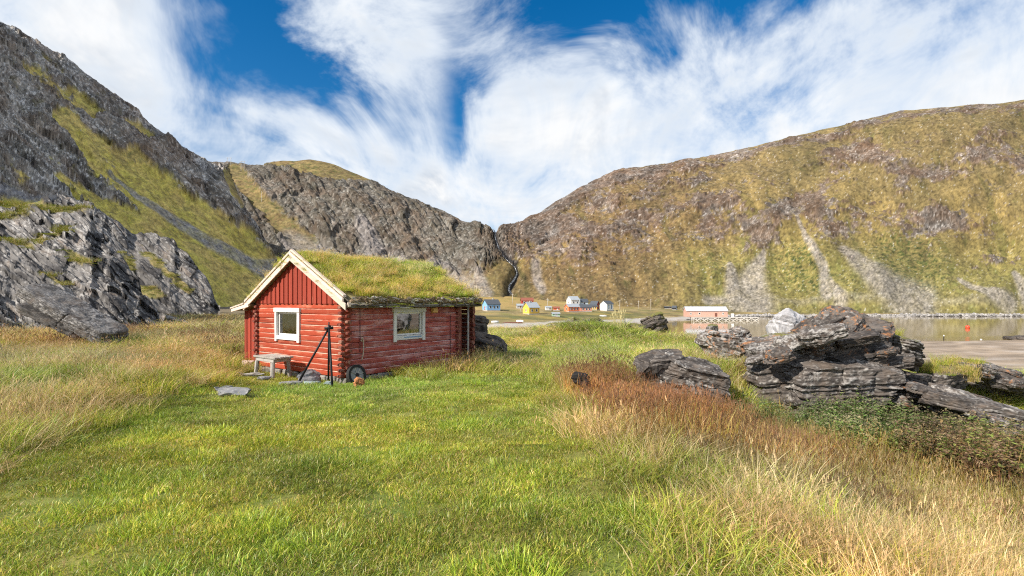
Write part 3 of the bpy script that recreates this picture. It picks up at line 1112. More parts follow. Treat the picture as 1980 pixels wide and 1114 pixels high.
# --- big schist outcrop over the shore
g = at(1580, 760, 11.8)
outcrop('rock_outcrop', 'large layered dark schist outcrop with orange lichen above the shore, in dry meadow', (g.x, g.y, gz(g.x, g.y) - .2), [
    rk(1520, 735, 11.6, .95, .8, .62, (4, -3, -8), 'slab', seed=3, sit=True, res=84, layer=.085, lichen=.32),
    rk(1612, 748, 11.3, 1.22, .95, .62, (6, -4, 6), 'slab', seed=5, sit=True, res=104, layer=.085, lichen=.36),
    rk(1545, 672, 12.1, 1.45, .8, .25, (8, -11, -4), 'slab', seed=8, res=90, layer=.075, lichen=.42, orange=.35, moss=.12),
    rk(1640, 668, 12.0, 1.42, .95, .40, (10, -12, 8), 'slab', seed=11, res=100, layer=.085, lichen=.22, orange=.2),
    rk(1717, 676, 12.4, .72, .8, .34, (8, 16, 20), 'slab', seed=14, res=64, layer=.08, lichen=.40, moss=.18),
    rk(1590, 640, 12.2, .60, .55, .26, (5, -32, 0), 'slab', seed=20, res=60, layer=.08, lichen=.2, orange=.25),
    rk(1630, 640, 12.0, .60, .55, .44, (10, -34, 10), 'block', seed=17, res=90, layer=.09, lichen=.26, orange=.5),
    rk(1500, 690, 12.0, .75, .6, .16, (8, -14, 0), 'slab', seed=23, res=60, layer=.07, lichen=.3),
])
def slabs(path, n, Y0, Y1, size, dip, seed, label, off=0.0):
    rr = random.Random(seed)
    out = []
    for i in range(n):
        w = (i + rr.uniform(.1, .9)) / n * (len(path) - 1)
        k = min(int(w), len(path) - 2)
        w -= k
        px = path[k][0] * (1 - w) + path[k + 1][0] * w + rr.uniform(-14, 14)
        py = path[k][1] * (1 - w) + path[k + 1][1] * w + rr.uniform(-16, 16)
        Y = Y0 + (Y1 - Y0) * (i / n) + rr.uniform(-.5, .5)
        hw = rr.uniform(*size)
        out.append(rk(px, py, Y, hw, hw * rr.uniform(.5, .9), hw * rr.uniform(.18, .36), (rr.uniform(4, 12), dip + rr.uniform(-7, 7), rr.uniform(-25, 25)), 'slab', seed=seed * 40 + i * 3, res=34, layer=.06, lichen=rr.uniform(.15, .5),
                      orange=rr.choice([0, 0, .2]), cuts=6))
    g = at(*path[0], Y0)
    return outcrop('rock_outcrop', label, (g.x, g.y, gz(g.x, g.y) - .2), out)


slabs([(1470, 700), (1540, 668), (1600, 660), (1690, 655), (1735, 690)], 12, 11.05, 11.0, (.22, .5), -14, 31, 'thin broken dark slabs piled on the face of the large outcrop')
slabs([(1735, 760), (1790, 765), (1850, 780), (1900, 800), (1985, 850)], 16, 11.2, 8.9, (.25, .60), 14, 33, 'chain of thin dark slabs stepping down right from the large outcrop')
slabs([(1840, 712), (1890, 722), (1940, 735), (1990, 755)], 11, 13.6, 13.0, (.30, .62), 12, 35, 'thin dark slabs along the grassy bank edge above the tidal flat')
o = rock_block('boulder', tuple(at(1519, 628, 14.2)), (.50, .44, .42), (rad(10), rad(18), rad(20)), seed=41, sit=True, res=60, layer=.12, lichen=.55, power=3.0, light=.45, rough=.7, cuts=5,
               pal=(np.array([.30, .29, .30]), np.array([.16, .155, .165]), np.array([.46, .45, .46])))
tag(o, 'pale grey rounded boulder standing behind the layered schist outcrop', 'boulder')
g = at(1405, 672, 13.6)
outcrop('rock', 'lichen spotted rock with orange side in bright green grass left of the outcrop', (g.x, g.y, gz(g.x, g.y)), [
    rk(1402, 672, 13.6, .60, .5, .36, (5, 12, 0), seed=45, sit=True, res=64, layer=.12, lichen=.5, orange=.5),
    rk(1424, 650, 13.6, .30, .3, .22, (5, -20, 20), seed=47, res=44, layer=.10, lichen=.5, orange=.2),
    rk(1372, 655, 13.8, .28, .3, .16, (5, -8, 20), seed=48, res=40, layer=.10, lichen=.5)])
o = rock_block('rock', tuple(at(1283, 700, 11.2)), (.70, .5, .22), (rad(6), rad(-3), rad(5)), seed=51, sit=True, res=72, layer=.07, lichen=.22)
tag(o, 'dark flat topped rock ledge at the top of the rusty meadow', 'rock')
o = rock_block('rock', tuple(at(1322, 727, 10.8)), (.86, .6, .34), (rad(12), rad(10), rad(-4)), seed=54, sit=True, res=84, layer=.085, lichen=.36)
tag(o, 'broad lichen streaked rock sloping just below the flat dark ledge', 'rock')
g = at(1800, 745, 12.2)
outcrop('rock_outcrop', 'low dark broken rocks with grassy top, right of the large outcrop', (g.x, g.y, gz(g.x, g.y)), [
    rk(1760, 748, 12.0, .50, .5, .34, (6, 8, 10), seed=61, sit=True, res=56, layer=.10, lichen=.25),
    rk(1812, 733, 12.4, .48, .5, .28, (6, -14, 0), seed=63, res=56, layer=.10, lichen=.25, moss=.2),
    rk(1812, 772, 11.4, .62, .5, .26, (6, 14, 0), seed=65, sit=True, res=56, layer=.09, lichen=.2),
    rk(1850, 785, 11.2, .55, .5, .30, (6, 20, -10), seed=67, sit=True, res=56, layer=.09, lichen=.3)])
g = at(1905, 735, 14.6)
outcrop('rock_outcrop', 'dark rocks beside the water at the edge of the grassy bank', (g.x, g.y, gz(g.x, g.y)), [
    rk(1880, 718, 15.0, .85, .7, .30, (4, 10, 0), seed=71, res=56, layer=.10, lichen=.35, moss=.2),
    rk(1930, 742, 14.4, .70, .6, .30, (4, 16, 10), seed=73, sit=True, res=56, layer=.10, lichen=.3),
    rk(1975, 752, 14.6, .6, .6, .34, (4, 8, 10), seed=75, sit=True, res=48, layer=.10, lichen=.3)])
g = at(1940, 825, 9.8)
outcrop('leaning_rock', 'long smooth grey rock slab sloping down behind the leafy herbs', (g.x, g.y, gz(g.x, g.y)), [
    rk(1955, 832, 9.7, 1.35, .85, .34, (14, 20, -8), 'slab', seed=81, sit=True, res=96, layer=.08, lichen=.42),
    rk(1890, 800, 10.6, .70, .6, .24, (10, 18, 0), 'slab', seed=83, res=56, layer=.08, lichen=.3)])

# --- left hand outcrops
ptl = (np.array([.165, .152, .143]), np.array([.058, .053, .051]), np.array([.37, .35, .335]))
CRAG_TOPS = []


def bedrock(name, label, cols, nrow, F, R, S, dip, seed, amp, grassy, shape, tone=1.0):
    S = (list(np.arange(S[0][0], S[0][-1], 4.0)), list(np.interp(np.arange(S[0][0], S[0][-1], 4.0), *S) + 5 * fbm(P3(np.arange(S[0][0], S[0][-1], 4.0) / 22, 0, seed), 4, .6)))
    T = np.concatenate([np.linspace(0, 1, nrow), np.linspace(1.02, 1.6, 16)])
    X, Y, Z = sheet(cols, T, F, R, S, shape)
    n, m = X.shape
    x, y, z = X.ravel(), Y.ravel(), Z.ravel()
    t = np.repeat(T, m)
    px = 990 + FPX * x / y
    py = HORIZON - FPX * (z - EYE) / y
    s_, c_ = math.sin(rad(dip)), math.cos(rad(dip))
    al, ac = px * c_ + py * s_, -px * s_ + py * c_
    pxm = y / FPX
    wq = fbm(P3(al / 90, ac / 70, 1), 3, seed=seed) * 1.2
    lay = ac / 11 + 1.6 * fbm(P3(al / 80, ac / 40, 2), 4, seed=seed + 2)
    rr = np.random.RandomState(seed)
    tab = rr.uniform(-1, 1, 512)
    kl = np.floor(lay).astype(int)
    fr = lay - kl
    jl = np.floor(al / 46 + tab[kl % 512] * 3 + .7 * fbm(P3(al / 60, ac / 60, 4), 2, seed=seed + 4)).astype(int)
    step = tab[(kl * 3 + jl * 17) % 512]
    step2 = tab[(kl // 3 * 5 + jl // 2 * 11 + 7) % 512]
    big = fbm(P3(al / 170, ac / 90, 5), 3, seed=seed + 5)
    rid = fbm(P3(al / 100 + wq, ac / 34 + wq, 3), 6, .58, seed=seed + 6, ridged=True)
    fine = fbm(P3(al / 16, ac / 5, 3), 4, .62, seed=seed + 9)
    win = ss(0, .06, t)
    dsp = win * pxm * amp * (big * 26 + step2 * 8 + step * 4.5 * (.4 + .6 * ss(.0, .5, fr)) - 5 * np.exp(-(fr / .14) ** 2) + rid * 13 + fine * 3.2)
    # grass on gentle shelves
    gn = fbm(P3(px / 70, py / 22, 3), 4, .6, seed=seed + 12)
    grass = np.zeros_like(px)
    for e in grassy:
        grass = np.maximum(grass, ell(px + 30 * gn, py + 26 * gn, *e, soft=.7))
    grass = ss(.38, .70, grass + .75 * gn + .4 * fine)
    dsp = lerp(dsp, win * pxm * amp * (big * 20 + 4), grass * .85)
    r0 = np.hypot(x, y)
    V = np.stack([x - x / r0 * .75 * dsp, y - y / r0 * .75 * dsp, z + .55 * dsp], -1)
    n1 = fbm(P3(al / 40, ac / 16, 7), 5, .62, seed=seed + 15)
    n3 = fbm(P3(al / 7, ac / 3, 8), 3, .65, seed=seed + 18)
    blot = fbm(P3(px / 90, py / 70, 8), 3, seed=seed + 21)
    col = lerp(np.array([.185, .172, .163]), np.array([.048, .044, .044]), ss(-.2, .3, n1 + .25 * step))
    col = lerp(col, np.array([.41, .39, .37]), ss(.02, .4, n3 + .5 * blot - .25 * n1) * .8)
    col = lerp(col, np.array([.16, .10, .06]), ss(.12, .45, -n1 + .4 * blot) * .45)
    veg = lerp(np.array([.17, .150, .040]), np.array([.24, .18, .07]), ss(-.2, .3, n3 + n1))
    veg = lerp(veg, np.array([.10, .12, .03]), ss(.1, .4, fbm(P3(px / 12, py / 5, 5), 3, seed=seed + 24)) * .7)
    col = lerp(col * tone, veg, grass * .92)
    col = col * np.clip(1 + .35 * n3, .4, 1.8)[:, None]
    o = mesh_np(name, V, grid_faces(n, m), M_ROCKFAR, col=col)
    tag(o, label, 'crag', kind='thing')
    k = np.flatnonzero((grass > .6) & (t < 1.1))
    CRAG_TOPS.append(V[k])
    return o


bedrock('rock_outcrop', 'huge grey layered crag with grassy ledges at the foot of the left mountain', np.arange(-330, 345, 1.25), 250,
        ([-330, 0, 200, 300, 345], [19, 20, 21, 22.5, 24]), ([-330, 0, 150, 200, 260, 300, 345], [34, 34, 33, 30, 27, 25.5, 25]),
        ([-330, -100, 0, 40, 90, 130, 160, 178, 186, 210, 232, 244, 256, 270, 276, 292, 310, 330, 345], [330, 372, 398, 402, 392, 394, 404, 418, 440, 462, 492, 512, 532, 548, 575, 590, 612, 628, 640]),
        34, 501, 1.0, ((60, 402, 110, 10, 3), (95, 455, 55, 6, -18), (150, 500, 34, 6, 28), (25, 470, 45, 6, 15), (100, 540, 26, 5, 20), (-120, 420, 150, 20)), lambda t, px: .72 * t ** .62 + .28 * t, .86)
bedrock('rock_outcrop', 'dark craggy knoll dropping steeply to the grass below the grassy mountainside', np.arange(110, 426, 1.1), 170,
        ([110, 300, 400, 426], [44, 47, 49, 50]), ([110, 300, 400, 426], [66, 64, 56, 52]),
        ([110, 150, 180, 205, 235, 262, 275, 292, 310, 325, 338, 345, 360, 372, 386, 398, 406, 413, 418, 426], [372, 388, 400, 420, 440, 454, 452, 450, 456, 459, 464, 478, 490, 505, 524, 536, 552, 570, 590, 602]),
        40, 521, .62, ((300, 505, 26, 10, 40), (345, 545, 30, 8, 40), (280, 560, 40, 12, 20), (235, 520, 26, 30, 40)), lambda t, px: .72 * t ** .62 + .28 * t, .70)
g = at(140, 615, 15.2)
outcrop('leaning_rock', 'leaning grey rock slab sticking up from tall dry grass on the left', (g.x, g.y, gz(g.x, g.y)), [
    rk(142, 604, 15.2, 1.45, .50, .16, (8, 30, 0), 'slab', seed=121, cuts=0, res=96, layer=.05, lichen=.40, pal=ptl, power=9, rough=.7),
    rk(118, 620, 15.5, 1.05, .45, .13, (8, 26, 4), 'slab', seed=123, cuts=1, res=72, layer=.05, lichen=.12, pal=ptl, power=8, rough=.7),
    rk(180, 640, 15.1, .80, .40, .09, (8, 31, -4), 'slab', seed=125, cuts=1, res=60, layer=.05, lichen=.25, pal=ptl, power=8, rough=.7)])
for i, (px, py, Y, hw, hd, hh, ry, lb) in enumerate((
        (185, 770, 8.3, .17, .16, .10, 12, 'small weathered grey stone half buried in the grassy hummock'),
        (330, 622, 26, .9, .7, .22, 18, 'low grey rock lying in the grass past the leaning slab'),
        (937, 668, 17.4, .55, .7, .42, 26, 'dark rock heap leaning beside the back corner of the cabin'),
        (918, 630, 18.2, .42, .5, .36, 8, 'black stone block stacked behind the cabin corner'),
        (1085, 634, 30, .9, .7, .26, 6, 'grey lichen rock on the left of the grassy mound'),
        (1112, 627, 31, .7, .6, .36, -8, 'upper grey rock crowning the grassy mound below the orange house'),
        (1148, 626, 32, 1.0, .7, .34, 4, 'wide pale rock on the mound below the white house'),
        (1208, 640, 27, .5, .5, .30, -10, 'dark mossy rock beside the clump of tall pale stems'),
        (1262, 626, 30, .95, .7, .48, -18, 'dark rock heap before the pale beach, left of the warehouse'),
        (1235, 636, 29, .6, .5, .22, 10, 'low dark stone at the foot of the dark rock heap'),
        (1378, 634, 36, .5, .5, .20, 0, 'small brown stone on the grassy edge before the jetty'),
        (1185, 632, 31, .8, .5, .22, 0, 'grey flat rock in the green slope under tall stems'),
)):
    dk = .12 if 'dark' in lb or 'black' in lb else .42
    o = rock_block('stone' if hw < .6 else 'rock', tuple(at(px, py, Y)), (hw, hd, hh), (rad(8), rad(ry), rad(i * 37)), seed=140 + i * 3, sit=True, res=48, layer=max(.05, hh * .3), lichen=dk, moss=.12 if Y > 20 else 0, power=4)
    tag(o, lb, 'rock')
# skerry
g = at(1965, 657, 134)
outcrop('skerry', 'low black skerry rising from the bay at the right edge', (g.x, g.y, -.3), [
    rk(1958, 658, 134, 1.9, 2.5, .9, (0, 3, 0), 'rock', seed=171, res=40, layer=.4, lichen=.05),
    rk(1985, 658, 133, 2.6, 2.5, 1.2, (0, -4, 20), 'rock', seed=173, res=40, layer=.4, lichen=.1),
    rk(1945, 659, 135, 1.4, 1.8, .4, (0, 0, 0), 'rock', seed=175, res=32, layer=.3, lichen=.0)], cat='skerry')

# boulders of the far shore: nobody could count them
def shore_boulders():
    rs = np.random.RandomState(5)
    V, F = cube_sphere(4)
    V = V / np.linalg.norm(V, axis=1)[:, None]
    vs, fs, cs = [], [], []
    n = 0
    for i in range(5200):
        x = rs.uniform(128, 640)
        y = shore(x) + rs.uniform(-1.0, 12.0)
        if math.sin(x * .11) + math.sin(x * .037 + 2) + rs.normal(0, .8) < -.6:
            continue
        s = rs.uniform(.25, .95) * (1.2 if rs.rand() < .15 else .8)
        v = V * s * rs.uniform(.6, 1.25, 3) + rs.normal(0, .10, V.shape) * s
        a = rs.uniform(0, 6.28)
        c, q = math.cos(a), math.sin(a)
        v = np.stack([v[:, 0] * c - v[:, 1] * q, v[:, 0] * q + v[:, 1] * c, v[:, 2]], -1)
        d = y - shore(x)
        z = max(0.02, .15 * min(max(d, 0), 4) + .056 * max(d, 0)) + s * .15
        vs.append(v + np.array([x, y, z]))
        fs.append(F + n)
        n += len(V)
        t = rs.uniform(.16, .42) if d > 1.0 else rs.uniform(.03, .12)
        cs.append(np.tile(np.array([t * 1.03, t * .97, t * .92]), (len(V), 1)))
    o = mesh_np('shore_boulders', np.concatenate(vs), np.concatenate(fs), M_ROCKFAR, col=np.concatenate(cs), smooth=False)
    tag(o, 'band of pale boulders along the far shoreline under the mountain', 'boulders', kind='stuff')


shore_boulders()


# waterfall stream in its gully
def stream():
    m, t, b = new_mat('falling_water')
    n = noise_node(objvec((.9, .9, .35), rnd=False), 1.0, 4, 0.7)
    t.links.new(mixc(sstep(.50, .68, n), (.03, .033, .04), (.50, .53, .56)), b.inputs['Base Color'])
    setp(b, rough=.3, spec=.5)
    pts = []
    for i in range(len(FALL) - 1):
        for k in range(6):
            w = k / 6
            pts.append((FALL[i][0] * (1 - w) + FALL[i + 1][0] * w, FALL[i][1] * (1 - w) + FALL[i + 1][1] * w))
    rs = np.random.RandomState(2)
    V = []
    for i, (px, py) in enumerate(pts):
        p = on_mountain(px, py, 'b', 1.2)
        w = .55 + .35 * rs.rand() + (.3 if i > 30 else 0)
        z = p.z + .5
        V += [(p.x - w, p.y, z), (p.x - w * .3, p.y - .4, z + .3), (p.x + w * .3, p.y - .4, z + .3), (p.x + w, p.y, z)]
    V = np.array(V)
    k = np.array([1, 2, 3, 2, 1.]); k /= k.sum()
    for c in range(4):
        for a in range(3):
            q = V[c::4, a]
            V[c::4, a] = np.convolve(np.pad(q, 2, 'edge'), k, 'valid')
    o = mesh_np('waterfall', V, grid_faces(len(pts), 4), m)
    tag(o, kind='structure')


stream()

# ---------------------------------------------------------------- cabin
W_RED = mat_wood('red_painted_log', (.35, .052, .021), (.50, .20, .12), (.13, .025, .014), axis=1, wear=(.50, .70), edge=(.62, .42, .32))
W_RED2 = mat_wood('faded_red_painted_log', (.33, .050, .036), (.55, .28, .26), (.10, .022, .02), axis=0, wear=(.45, .66), edge=(.58, .40, .38), rough=.55, spec=.5)
W_REDV = mat_wood('red_painted_board', (.29, .042, .022), (.44, .17, .10), (.08, .016, .012), axis=2, wear=(.58, .76))
W_END = mat_wood('weathered_log_end', (.16, .034, .022), (.33, .17, .12), (.05, .016, .012), axis=2, wear=(.46, .64))
W_WHITE = mat_wood('white_painted_trim', (.72, .69, .65), (.50, .44, .38), (.33, .28, .24), axis=2, wear=(.56, .80), rough=.55)
W_BARGE = mat_wood('bleached_bargeboard', (.66, .53, .43), (.50, .37, .28), (.28, .20, .15), axis=1, wear=(.52, .78))
W_GREY = mat_wood('grey_weathered_wood', (.36, .33, .29), (.22, .19, .165), (.085, .07, .06), axis=0, wear=(.48, .66))
W_GREYV = mat_wood('grey_weathered_post', (.40, .37, .34), (.25, .215, .19), (.11, .09, .08), axis=2, wear=(.48, .66))
W_POLE = mat_wood('old_roof_pole', (.17, .115, .065), (.30, .235, .16), (.045, .03, .02), axis=0, wear=(.45, .62))
M_IRON = mat_plain('black_iron', (.016, .016, .019), .5, .4, 14, metal=.3, bstr=.4)
M_STONE = mat_plain('foundation_stone', (.26, .24, .215), .9, .4, 9, bstr=.6, bdist=.02, col2=(.13, .12, .11))
M_SLATE = mat_plain('flat_grey_stone', (.20, .20, .205), .85, .35, 7, bstr=.5, bdist=.015, col2=(.33, .32, .31))
M_SOD = mat_attr('roof_sod', bscale=9, fine=45, bstr=.9, bdist=.03, vary=.5)
M_RUBBER = mat_plain('dark_rubber', (.022, .021, .021), .8, .3, 12)
M_ROPE = mat_plain('pale_rope', (.55, .47, .36), .9, .2, 30)
M_CURT = mat_plain('cream_curtain', (.62, .56, .45), .9, .12, 8)
M_DARKIN = mat_plain('dark_room', (.035, .032, .03), .9, .2, 4)
M_LAMP = mat_plain('yellowed_lamp', (.62, .36, .12), .5, .25, 14)
M_PRINT = mat_plain('faded_blue_print', (.23, .36, .55), .7, .5, 30)

m, t, b = new_mat('window_glass')
t.nodes.remove(b)
fr = t.nodes.new('ShaderNodeFresnel'); fr.inputs[0].default_value = 1.9
tr = t.nodes.new('ShaderNodeBsdfTransparent'); tr.inputs[0].default_value = (.86, .9, .88, 1)
gl = t.nodes.new('ShaderNodeBsdfGlossy'); gl.inputs['Roughness'].default_value = .02
mx = t.nodes.new('ShaderNodeMixShader')
t.links.new(((E(fr.outputs[0]) * 1.6) + .12).clamp().s, mx.inputs[0])
t.links.new(tr.outputs[0], mx.inputs[1]); t.links.new(gl.outputs[0], mx.inputs[2])
t.links.new(mx.outputs[0], t.nodes['Material Output'].inputs['Surface'])
M_GLASS = m

rng = random.Random(11)
CAB = empty('cabin', (P0[0], P0[1], CAB_Z), CAB_RZ)
tag(CAB, 'small red log cabin with turf roof and white framed windows', 'cabin', kind='thing')
GW, LW = 4.0, 4.0            # gable wall and long wall lengths
Z0, NC = 0.13, 13
CH = 1.75 / NC
TW = 0.14
KY = (2.975, 1.82)           # gable window along the wall (frame)
KX = (1.46, 2.575)           # long wall window
KZ = (0.92, 1.74)


def log_mesh(axis, a, b, z, h, outer, mat, seed):
    """hewn log with a slightly rounded, uneven outer face"""
    rr = random.Random(seed)
    L = b - a
    n = max(2, int(abs(L) / .17))
    prof = [(.010, .003), (.0, .012), (-.005, h * .45), (-.003, h * .85), (.008, h - .002), (TW, h - .002), (TW, .003)]
    mb = MB()
    V = []
    ph = rr.uniform(0, 6)
    for i in range(n + 1):
        s = a + L * i / n
        off = .005 * math.sin(s * 2.1 + ph) + rr.uniform(-.0025, .0025)
        zo = .004 * math.sin(s * 1.7 + ph * 2) + rr.uniform(-.002, .002)
        for (d, zz) in prof:
            dd = outer + d + (off if d < .05 else 0)
            V.append((dd, s, z + zz + (zo if 0 < zz < h * .9 else 0)) if axis == 'y' else (s, dd, z + zz + (zo if 0 < zz < h * .9 else 0)))
    k = len(prof)
    F = []
    for i in range(n):
        for j in range(k):
            j2 = (j + 1) % k
            F.append((i * k + j, i * k + j2, (i + 1) * k + j2, (i + 1) * k + j))
    F += [tuple(range(k)), tuple(range(n * k, n * k + k))]
    mb.add(V, F)
    return mb.build('log', mat, CAB)


for k in range(NC):
    z = Z0 + k * CH
    zc = z + CH / 2
    # gable wall, plane x = 0
    win = KZ[0] + .05 < zc < KZ[1] - .05
    segs = [(0.0, GW)] if not win else [(0.0, KY[1] + .06), (KY[0] - .06, GW)]
    for i, (a, b) in enumerate(segs):
        log_mesh('y', a, b, z, CH, 0.0, W_RED, 100 + k * 7 + i)
    # long wall, plane y = 0
    segs = [(TW + .003, LW)] if not win else [(TW + .003, KX[0] + .06), (KX[1] - .06, LW)]
    for i, (a, b) in enumerate(segs):
        log_mesh('x', a, b, z, CH, 0.0, W_RED2, 300 + k * 7 + i)
# log ends past the corners
for k in range(NC):
    z = Z0 + k * CH
    for kind in ('near_y', 'near_x', 'left_x', 'far_y', 'left_y'):
        j = lambda: rng.uniform(-.012, .012)
        e = .10 + rng.uniform(-.02, .02)
        w = .055
        mb = MB()
        zc = z + CH * (.74 if kind.endswith('y') else .26) + (0 if kind.endswith('y') else .004)
        r = CH * .235
        ax = {'near_y': ((.07 + j(), -.001, zc), (0, -1, 0)), 'near_x': ((-.001, .07 + j(), zc), (-1, 0, 0)), 'left_x': ((-.001, GW - .07 + j(), zc), (-1, 0, 0)),
              'far_y': ((LW - .07 + j(), -.001, zc), (0, -1, 0)), 'left_y': ((.07 + j(), GW + .001, zc), (0, 1, 0))}[kind]
        p, d = Vector(ax[0]), Vector(ax[1])
        sx = Vector((abs(d.y), abs(d.x), 0))
        ring = []
        for q, (s_, f_) in enumerate(((0, 1.0), (.5, 1.02), (.86, .98), (1.0, .8))):
            for a_ in range(10):
                an = 2 * math.pi * a_ / 10
                cx, cz = math.cos(an), math.sin(an)
                sup = (abs(cx) ** 3 + abs(cz) ** 3) ** (-1 / 3)
                ring.append(p + d * (e * s_ + rng.uniform(-.004, .004)) + sx * (w * 1.25 * cx * sup * f_) + Vector((0, 0, r * 1.3 * cz * sup * f_)))
        F = []
        for q in range(3):
            for a_ in range(10):
                b_ = (a_ + 1) % 10
                F.append((q * 10 + a_, q * 10 + b_, q * 10 + 10 + b_, q * 10 + 10 + a_))
        F += [tuple(range(10)), tuple(range(30, 40))]
        mb.add(ring, F)
        mb.build('log_end', W_END, CAB)

# unseen back walls, floor and inner room
mb = MB()
mb.box((LW, 0.0, Z0), (LW + TW, GW, 1.9)).box((TW, GW - TW, Z0), (LW, GW, 1.9))
mb.box((LW + .02, .0, 1.9), (LW + .1, GW, 2.2))
mb.build('back_wall', W_END, CAB)
MB().box((.16, .16, .1), (LW - .01, GW - .16, .16)).build('room_floor', M_DARKIN, CAB)

# foundation stones
for i in range(11):
    a = -.05 + i * .40
    w = rng.uniform(.30, .42)
    MB().box((-.02 + rng.uniform(-.02, .02), a, -.25), (.16, a + w, Z0 - .008), jit=.018, rng=rng).build('foundation_stone', M_STONE, CAB, bevel=.025)
for i in range(11):
    a = .20 + i * .38
    w = rng.uniform(.28, .40)
    MB().box((a, -.03 + rng.uniform(-.02, .02), -.25), (a + w, .14, Z0 - .008), jit=.018, rng=rng).build('foundation_stone', M_STONE, CAB, bevel=.025)

# gable boards: over and under boards
SL = 0.545
ZT = Z0 + NC * CH + .004
nb = 38
bw = GW / nb
roof_under = lambda y: 1.92 + SL * (2.0 - abs(y - 2.0))
for i in range(nb):
    y0, y1 = i * bw, (i + 1) * bw
    over = i % 2 == 0
    e = -.006 if over else .012
    x = -.050 + rng.uniform(-.003, .003) if over else -.026 + rng.uniform(-.002, .002)
    ya, yb = y0 - e, y1 + e
    ya, yb = max(ya, .01), min(yb, GW - .01)
    pts = [(x, ya, ZT - .012 + rng.uniform(-.008, .004)), (x, yb, ZT - .012 + rng.uniform(-.008, .004)), (x, yb, roof_under(yb) - .01)]
    if ya < 2 < yb:
        pts.append((x, 2.0, roof_under(2) - .01))
    pts.append((x, ya, roof_under(ya) - .01))
    MB().prism(pts, (.024, 0, 0)).build('gable_board', W_REDV, CAB)
MB().prism([(-.001, .012, ZT + .001), (-.001, GW - .012, ZT + .001), (-.001, 2, roof_under(2) - .03)], (.1, 0, 0)).build('gable_frame', W_END, CAB)
MB().prism([(LW + .03, .0, ZT + .001), (LW + .03, GW, ZT + .001), (LW + .03, 2, roof_under(2) - .03)], (.06, 0, 0)).build('back_gable', W_END, CAB)


# windows
def window(kind):
    win = MB()
    if kind == 'gable':
        y0, y1 = KY[1], KY[0]
        T = Matrix(((0, -1, 0, 0), (1, 0, 0, 0), (0, 0, 1, 0), (0, 0, 0, 1)))   # local x along wall (y), local y into wall = +x
        # (u, d, z) -> (d, u, z)
        tr_ = lambda u, d, z: (d, u, z)
        u0, u1 = y0, y1
    else:
        tr_ = lambda u, d, z: (u, d, z)
        u0, u1 = KX
    z0, z1 = KZ
    def bx(mb, ua, ub, da, db, za, zb):
        a, c = tr_(ua, da, za), tr_(ub, db, zb)
        lo = [min(a[i], c[i]) for i in range(3)]
        hi = [max(a[i], c[i]) for i in range(3)]
        return mb.box(lo, hi, jit=.003, rng=rng)
    fw = .095
    root = bx(MB(), u0, u0 + fw, -.05, .02, z0 - .05, z1 - fw).build('window', W_WHITE, CAB, bevel=.004)
    bx(MB(), u1 - fw, u1, -.05, .02, z0 - .05, z1 - fw).build('side_casing', W_WHITE, root, bevel=.004)
    bx(MB(), u0 - .03, u1 + .03, -.062, .02, z1 - fw + .002, z1 + .02).build('head_casing', W_WHITE, root, bevel=.004)
    sill = bx(MB(), u0 + fw + .002, u1 - fw - .002, -.045, .02, z0, z0 + .11).build('sill', W_WHITE, root, bevel=.004)
    if kind == 'long':
        bx(MB(), u0 + .34, u1 - .14, -.0495, -.04, z0 + .045, z0 + .075).build('faded_print', M_PRINT, root)
    # sash, set back
    a0, a1, b0, b1 = u0 + fw + .002, u1 - fw - .002, z0 + .112, z1 - fw - .002
    sw = .045
    for nm, q in (('sash_rail', (a0, a1, b0, b0 + sw)), ('sash_rail', (a0, a1, b1 - sw, b1)), ('sash_stile', (a0, a0 + sw, b0 + sw + .001, b1 - sw - .001)), ('sash_stile', (a1 - sw, a1, b0 + sw + .001, b1 - sw - .001))):
        bx(MB(), q[0], q[1], .022, .055, q[2], q[3]).build(nm, W_WHITE, root, bevel=.003)
    g = bx(MB(), a0 + sw - .004, a1 - sw + .004, .036, .040, b0 + sw - .004, b1 - sw + .004)
    g.build('pane', M_GLASS, root)
    # curtain folds
    def curtain(ua, ub, d):
        n = 14
        V, F = [], []
        for i in range(n + 1):
            u = ua + (ub - ua) * i / n
            dd = d + .018 * math.sin(i * 1.9)
            V += [tr_(u, dd, b0 - .04), tr_(u, dd, b1 + .05)]
        F = [(2 * i, 2 * i + 2, 2 * i + 3, 2 * i + 1) for i in range(n)]
        MB().add(V, F).build('curtain', M_CURT, root, smooth=True)
    if kind == 'gable':
        curtain(a1 - .30, a1 + .02, .16)
        curtain(a0 - .02, a0 + .06, .16)
    else:
        curtain(a1 - .27, a1 + .02, .16)
    return root


window('gable')
window('long')

# roof deck, bargeboards, eaves
OV, YE0, YE1, XE = -.16, -.27, 4.32, 4.62
deck = MB()
for (ya, yb) in ((YE0, 2.0), (2.0, YE1)):
    za, zb = roof_under(ya), roof_under(yb)
    deck.prism([(OV + .03, ya, za), (OV + .03, yb, zb), (OV + .03, yb, zb + .045), (OV + .03, ya, za + .045)], (XE - OV - .03, 0, 0))
deck.build('roof_deck', W_POLE, CAB)


def barge(ya, yb, x, lift, h, th, name):
    za, zb = roof_under(ya) + lift, roof_under(yb) + lift
    sgn = 1
    pts = [(x, ya, za), (x, yb, zb), (x, yb, zb + h), (x, ya, za + h)]
    return MB().prism(pts, (th, 0, 0)).build(name, W_BARGE, CAB, bevel=.006)


